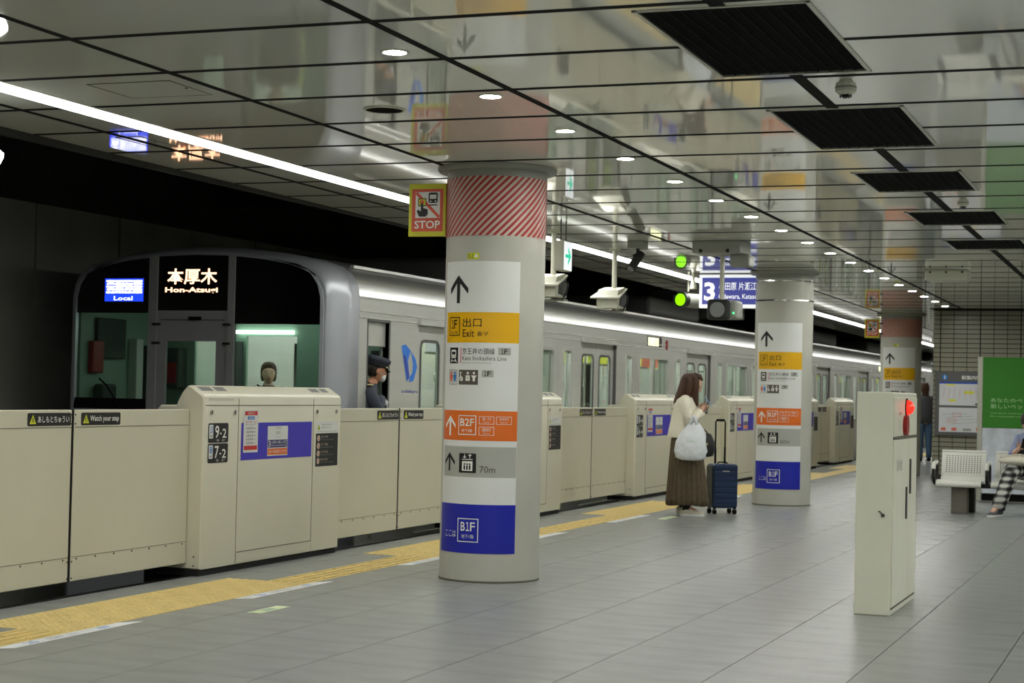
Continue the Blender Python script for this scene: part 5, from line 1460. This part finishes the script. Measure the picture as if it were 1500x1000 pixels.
# plastic bag on her forearm
t = thing('plastic_bag', 'crumpled white plastic shopping bag hanging from the arm of the woman', 'bag', wpt(.075, -.262, .60), rad(12))
b = MB(); b.smooth = True; n = 40; rings = []
for z, hw, th_, dx in ((-.0, .03, .03, 0), (.004, .10, .06, 0), (.03, .155, .085, -.01), (.10, .168, .10, -.01), (.19, .160, .095, -.005), (.27, .135, .075, .01), (.33, .105, .052, .02), (.37, .072, .036, .022), (.40, .05, .026, .024)):
    ring = []
    for i in range(n):
        a_ = 2 * PI * i / n; wv = 1 + .06 * math.sin(5 * a_ + z * 22) + .04 * math.sin(9 * a_ - z * 30)
        ring.append((dx + hw * wv * math.copysign(abs(math.cos(a_)) ** .8, math.cos(a_)), th_ * wv * math.copysign(abs(math.sin(a_)) ** .9, math.sin(a_)), z))
    rings.append(ring)
b.loft(rings); b.build('sack', 'bag_plastic', t)
b = MB(); b.smooth = True
for y in (-.018, .018):
    b.tube([(-.01, y, .38), (.0, y * 1.2, .44), (.02, y * 2.4 + .01, .475), (.04, y * 1.2, .44), (.05, y, .38)], [.022, .016, .012, .016, .022], 8)
b.build('handle', 'bag_plastic', t)
a = Art(lambda u, v, w: (u, -.101 - w - .02 * abs(u) / .1 * -1, v)); a.text('ありがとう', -.05, .19, .06, .215, 'bag_print', 0); a.rect(.075, .07, .10, .10, 'bag_print', 0); a.build('print', t)
# black handbag
t = thing('handbag', 'black gathered handbag on the far side of the woman, above the suitcase', 'bag', wpt(.205, .08, .63), rad(12))
b = MB(); b.smooth = True; rings = []
for z, hw, th_ in ((0, .04, .03), (.01, .085, .05), (.08, .105, .06), (.16, .10, .052), (.23, .07, .035), (.25, .055, .02)):
    rings.append([(hw * (1 + .05 * math.sin(7 * a_)) * math.cos(a_), th_ * math.sin(a_), z) for a_ in [2 * PI * i / 28 for i in range(28)]])
b.loft(rings); b.build('pouch', 'handbag_black', t)
b = MB(); b.tube([(-.05, 0, .24), (-.10, -.0, .33), (-.13, 0, .42), (-.13, .03, .44), (-.08, .03, .36), (.03, .0, .25)], .008, 6); b.build('strap', 'handbag_black', t)
b = MB(); b.cyl((.02, -.062, .14), (.02, -.058, .14), .014, n=10); b.build('clasp', 'gold', t)
# suitcase
t = thing('suitcase', 'dark blue ribbed hard-shell suitcase on four wheels beside the woman', 'suitcase', (-4.665, 19.04, 0), rad(33))
b = MB(); b.bbox(-.145, .145, -.115, .115, .065, .545, .028); b.build('shell', 'case_blue', t)
b = MB()
for k in range(7):
    z = .115 + k * .062; b.bbox(-.135, .135, -.121, .121, z, z + .040, .006)
b.build('rib', 'case_blue', t)
MB().box(-.006, .006, -.123, .123, .08, .53).build('zip_line', 'case_dark', t).rotation_euler = (0, 0, PI / 2)
b = MB(); b.bbox(-.150, -.140, -.10, .10, .09, .52, .004); b.build('side_shell', 'case_dark', t)
MB().bbox(-.04, .04, -.126, -.120, .462, .474, .002).build('name_badge', 'aluminium', t)
b = MB(); b.tube([(-.055, .09, .54), (-.055, .09, 1.0), (-.045, .09, 1.02), (.045, .09, 1.02), (.055, .09, 1.0), (.055, .09, .54)], .009, 8); b.tube([(-.045, .09, 1.02), (.045, .09, 1.02)], .014, 8)
b.tube([(-.055, .09, .54), (-.055, .09, .72)], .012, 8).tube([(.055, .09, .54), (.055, .09, .72)], .012, 8); b.build('telescopic_handle', 'black', t)
b = MB(); b.tube([(-.06, 0, .545), (-.04, 0, .562), (.04, 0, .562), (.06, 0, .545)], .008, 6); b.build('carry_handle', 'black', t)
for x in (-.115, .115):
    for y in (-.085, .085):
        b = MB(); b.cyl((x, y, .055), (x, y, .075), .018, n=10); b.cyl((x - .018, y, .026), (x + .018, y, .026), .026, n=14); b.build('wheel', 'black', t)

# ---- conductor leaning out of the cab window
def conductor():
    J = dict(pelvis=(-.12, 0, .86), waist=(-.10, 0, 1.0), chest=(-.04, 0, 1.18), neck=(.04, 0, 1.35), head=(.085, 0, 1.475),
             shL=(-.03, .17, 1.28), elL=(.02, .22, 1.04), wrL=(.14, .12, 1.10), shR=(-.03, -.17, 1.28), elR=(.05, -.20, 1.10), wrR=(.12, -.06, 1.22),
             hipL=(-.12, .09, .82), knL=(-.10, .09, .45), anL=(-.13, .09, .08), toeL=(-.0, .10, .03), hipR=(-.12, -.09, .82), knR=(-.10, -.09, .45), anR=(-.13, -.09, .08), toeR=(-.0, -.10, .03))
    t, Mh = human('conductor in dark cap and uniform with a white face mask leaning from the cab window', (-6.985, 14.80, -.02), rad(42), J, skin='skin_tan', head=(rad(14), 0), mask=True)
    b = MB(); b.smooth = True
    b.loft([ell((x, 0, z), rx, ry) for z, rx, ry, x in ((.80, .13, .19, -.12), (.95, .125, .18, -.10), (1.10, .13, .19, -.07), (1.22, .125, .20, -.04), (1.29, .10, .17, -.01), (1.335, .07, .10, .02), (1.355, .062, .07, .03))])
    u = b.build('tunic', 'uniform', t)
    for sd in 'LR':
        s_, e, w_ = (Vector(J[k + sd]) for k in ('sh', 'el', 'wr'))
        b = MB(); b.smooth = True; b.tube([s_ + Vector((0, -.04 if sd == 'L' else .04, .01)), s_, s_.lerp(e, .5), e, e.lerp(w_, .5), w_], [.055, .066, .062, .056, .05, .044], 12); b.build('sleeve', 'uniform', u)
        a0 = Vector(J['sh' + sd]); MB().bbox(a0.x - .03, a0.x + .03, a0.y - .04, a0.y + .04, a0.z + .055, a0.z + .07, .004).build('shoulder_board', 'gold', u)
        b = MB(); b.smooth = True
        for ch in hand_chains(J['wr' + sd], (.5, -.1 if sd == 'L' else .1, -.6), (-.3, 0, -.8), .35, 1 if sd == 'L' else -1):
            for k in range(len(ch) - 1):
                r0 = ch[k][1] if not isinstance(ch[k][1], tuple) else max(ch[k][1]); r1 = ch[k + 1][1] if not isinstance(ch[k + 1][1], tuple) else max(ch[k + 1][1]); b.tube([ch[k][0], ch[k + 1][0]], [r0 * 1.15, r1 * 1.15], 8)
        b.build('glove', 'glove_white', t)
        b = MB(); b.smooth = True; h, k_, an = (Vector(J[q + sd]) for q in ('hip', 'kn', 'an')); b.tube([h, h.lerp(k_, .5), k_, an], [.10, .09, .075, .06], 12); b.build('trouser_leg', 'uniform_dark', t)
        shoe_at(t, J['an' + sd], J['toe' + sd], 'black', 'black')
    # cap
    b = MB(); b.smooth = True
    b.loft([ell((-.005, 0, z), rx, ry, 28) for z, rx, ry in ((.035, .098, .082), (.075, .100, .084), (.085, .118, .105), (.118, .120, .108), (.128, .09, .08), (.131, .01, .01))]); 
    st = 0; b.xf(Mh, 0); cp = b.build('cap', 'uniform', t)
    b = MB(); b.smooth = True; b.loft([ell((-.005, 0, z), rx, ry, 28) for z, rx, ry in ((.036, .1, .084), (.037, .102, .087), (.066, .103, .088), (.068, .1, .084))], cap=False); b.xf(Mh, 0); b.build('cap_band', 'uniform_dark', cp)
    b = MB(); b.tube([(.06, -.075, .048), (.09, -.045, .046), (.103, 0, .045), (.09, .045, .046), (.06, .075, .048)], .006, 6); b.xf(Mh, 0); b.build('cap_cord', 'gold', cp)
    b = MB(); b.smooth = True; pts = []
    b.loft([[(.085 + .05 * math.cos(a_) * q, .075 * math.sin(a_), .036 - .018 * q + dz) for a_ in [(-80 + 20 * k) * PI / 180 for k in range(9)]] for q, dz in ((0, 0), (1, 0), (1, .004), (0, .005))], cap=False, closed=False); b.xf(Mh, 0); b.build('peak', 'black_gloss', cp)
    b = MB(); b.smooth = True; b.ball((.072, 0, -.05), .034, .052, .042, 16, 10); b.xf(Mh, 0); mk = b.build('face_mask', 'mask_white', t)
    b = MB(); 
    for sd in (-1, 1): b.tube([(.06, sd * .05, -.03), (.01, sd * .077, -.01)], .002, 5)
    b.xf(Mh, 0); b.build('ear_loop', 'mask_white', mk)
    b = MB(); b.smooth = True; b.loft([ell((-.022, 0, z), rx, ry, 24) for z, rx, ry in ((-.06, .045, .055), (-.03, .068, .070), (.0, .078, .076), (.035, .082, .078))]); b.xf(Mh, 0); b.build('hair', 'hair_dark', t)
    MB().add([(.075, -.05, 1.33), (.095, -.01, 1.26), (.085, .0, 1.24), (.055, -.07, 1.30)], [(0, 1, 2, 3)]).build('lapel', 'mask_white', u)
conductor()
def simple_person(label, loc, rz, top, bottom, hairm, h=1.62, long_hair=False):
    k = h / 1.62
    V = lambda x, y, z: (x * k, y * k, z * k)
    J = dict(pelvis=V(0, 0, .88), waist=V(0, 0, 1.02), chest=V(0, 0, 1.20), neck=V(.01, 0, 1.37), head=V(.025, 0, 1.50),
             shL=V(0, .165, 1.31), elL=V(-.02, .20, 1.06), wrL=V(.06, .20, .86), shR=V(0, -.165, 1.31), elR=V(-.02, -.20, 1.06), wrR=V(.06, -.20, .86),
             hipL=V(0, .085, .84), knL=V(.02, .09, .46), anL=V(-.02, .09, .09), toeL=V(.10, .10, .035), hipR=V(0, -.085, .84), knR=V(.02, -.09, .46), anR=V(-.02, -.09, .09), toeR=V(.10, -.10, .035))
    hands = [(J['wrL'], (.15, 0, -.9), (.2, -.8, 0), .3, 1), (J['wrR'], (.15, 0, -.9), (.2, .8, 0), .3, -1)]
    t, Mh = human(label, loc, rz, J, hands=hands, hs=k)
    b = MB(); b.smooth = True
    b.loft([ell(V(x, 0, z), rx * k, ry * k) for z, rx, ry, x in ((.80, .125, .175, 0), (.95, .12, .165, 0), (1.10, .125, .175, 0), (1.24, .12, .185, 0), (1.32, .095, .16, 0), (1.36, .065, .085, .005), (1.375, .055, .06, .01))])
    u = b.build('top', top, t)
    for sd in 'LR':
        s_, e, w_ = (Vector(J[q + sd]) for q in ('sh', 'el', 'wr'))
        b = MB(); b.smooth = True; b.tube([s_ + Vector((0, -.04 if sd == 'L' else .04, .01)), s_, s_.lerp(e, .5), e, e.lerp(w_, .5), e.lerp(w_, .95)], [.05, .062, .058, .052, .046, .04], 12); b.build('sleeve', top, u)
        b = MB(); b.smooth = True; h_, k_, an = (Vector(J[q + sd]) for q in ('hip', 'kn', 'an')); b.tube([h_ + Vector((0, 0, .06)), h_.lerp(k_, .5), k_, k_.lerp(an, .6), an], [.095, .092, .07, .062, .058], 12); b.build('trouser_leg', bottom, t)
        shoe_at(t, J['an' + sd], J['toe' + sd], 'black', 'white_film')
    b = MB(); b.smooth = True
    hp = [(.128, .01, .01, 0), (.118, .06, .05, 0), (.09, .088, .074, -.006), (.05, .092, .084, -.014), (0, .086, .086, -.024), (-.05, .078, .082, -.03), (-.08, .055, .07, -.04)]
    if long_hair: hp += [(-.14, .045, .08, -.05), (-.20, .035, .075, -.06), (-.24, .01, .05, -.065)]
    b.loft([ell((x, 0, z), rx, ry, 24) for z, rx, ry, x in hp]); b.xf(Mh, 0); b.build('hair', hairm, t)
    return t
simple_person('passenger with brown hair seen dimly through the right cab windscreen', (-8.63, 15.95, -.02), rad(-60), 'cloth_black', 'cloth_black', 'hair_brown', 1.55)
simple_person('person in grey top and blue jeans standing far beyond the farthest pillar', (-4.90, 37.4, 0), rad(110), 'grey_knit', 'jeans', 'hair_brown', 1.64, True)

# ---- seated person at the right edge
def seated():
    J = dict(pelvis=(0, 0, .50), waist=(.07, -.01, .62), chest=(.18, -.02, .80), neck=(.29, -.035, .955), head=(.365, -.04, 1.055),
             shL=(.17, .15, .88), elL=(.24, .20, .68), wrL=(.42, .06, .76), shR=(.19, -.18, .88), elR=(.27, -.24, .69), wrR=(.43, -.14, .76),
             hipL=(.04, .09, .50), knL=(.46, .11, .52), anL=(.42, .11, .10), toeL=(.54, .12, .04), hipR=(.04, -.09, .50), knR=(.48, -.19, .53), anR=(.52, -.33, .11), toeR=(.64, -.37, .04))
    hands = [((.42, .06, .76), (.7, -.5, .35), (0, -.6, .5), .6, 1), ((.43, -.14, .76), (.7, .5, .35), (0, .6, .5), .6, -1)]
    t, Mh = human('person in black and white checked trousers sitting on the white bench at the right edge', (-1.46, 21.05, 0), rad(-100), J, hands=hands, head=(rad(38), 0))
    b = MB(); b.smooth = True
    pts = [((0, 0, .46), .14, .17, 0), ((.05, -.01, .60), .12, .165, .5), ((.13, -.015, .72), .12, .175, .6), ((.20, -.02, .84), .11, .18, .7), ((.245, -.03, .91), .08, .14, .8), ((.28, -.035, .95), .055, .07, .8)]
    b.loft([ell(c, rx, ry, 28, 0, p) for c, rx, ry, p in pts]); u = b.build('shirt', 'shirt_blue', t)
    for sd in 'LR':
        s_, e, w_ = (Vector(J[q + sd]) for q in ('sh', 'el', 'wr'))
        b = MB(); b.smooth = True; b.tube([s_ + Vector((-.02, -.04 if sd == 'L' else .04, .01)), s_, s_.lerp(e, .5), e, e.lerp(w_, .35)], [.05, .065, .062, .058, .055], 12); b.build('sleeve', 'shirt_blue', u)
        b = MB(); b.smooth = True; h_, k_, an = (Vector(J[q + sd]) for q in ('hip', 'kn', 'an')); b.tube([h_ - Vector((.04, 0, 0)), h_.lerp(k_, .5), k_ - Vector((.03, 0, 0)), k_.lerp(an, .12), k_.lerp(an, .6), an + Vector((0, 0, -.02))], [.11, .105, .095, .09, .082, .078], 14); b.build('trouser_leg', 'plaid', t)
        shoe_at(t, J['an' + sd], J['toe' + sd], 'sneaker_white' if 0 else 'grey_knit', 'white_film')
    b = MB(); b.smooth = True
    hp = [(.13, .01, .01, 0), (.12, .06, .05, 0), (.09, .09, .076, -.004), (.05, .096, .086, -.01), (0, .09, .088, -.018), (-.05, .082, .086, -.024), (-.09, .06, .078, -.03), (-.12, .03, .06, -.035)]
    b.loft([ell((x, 0, z), rx, ry, 24) for z, rx, ry, x in hp]); b.xf(Mh, 0); b.build('hair', 'hair_dark', t)
    return t
seated()
sm = Matrix.Translation((-1.46, 21.05, 0)) @ Matrix.Rotation(rad(-100), 4, 'Z')
t = thing('cushion_bag', 'white soft bag lying across the knees of the seated person', 'bag', tuple(sm @ Vector((.42, -.10, .575))), rad(-100))
b = MB(); b.smooth = True; rings = []
for k in range(9):
    q = k / 8; x = -.0; y = -.24 + .48 * q; e_ = max(math.sin(PI * (q * .92 + .04)), .1) ** .4
    rings.append([(.15 * e_ * math.cos(a_), y, .055 + .055 * e_ * math.sin(a_)) for a_ in [2 * PI * i / 20 for i in range(20)]])
b.loft(rings); b.build('sack', 'cushion_white', t)
MB().tube([(.05, -.2, .10), (.1, 0, .13), (.05, .2, .10)], .01, 6).build('strap', 'cushion_white', t)
t = thing('black_bag', 'black cloth bag resting on the white bag of the seated person', 'bag', tuple(sm @ Vector((.33, -.02, .70))), rad(-100))
b = MB(); b.smooth = True; rings = []
for z, hx, hy in ((0, .08, .12), (.02, .10, .16), (.05, .09, .14), (.07, .04, .08)): rings.append(ell((0, -.03, z), hx, hy, 24))
b.loft(rings); b.build('sack', 'cloth_black', t)
MB().tube([(0, -.1, .05), (.02, 0, .10), (0, .08, .05)], .008, 6).build('strap', 'cloth_black', t)
b = MB(); b.bbox(-.036, .036, -.004, .004, -.07, .07, .003); ph = b.build('phone', 'black_gloss'); ph.matrix_world = sm @ Matrix.Translation((.52, -.04, .83)) @ Matrix.Rotation(rad(90), 4, 'Z') @ Matrix.Rotation(rad(-40), 4, 'X')
tag(ph, 'dark phone in the hands of the seated person at the right edge', 'phone')
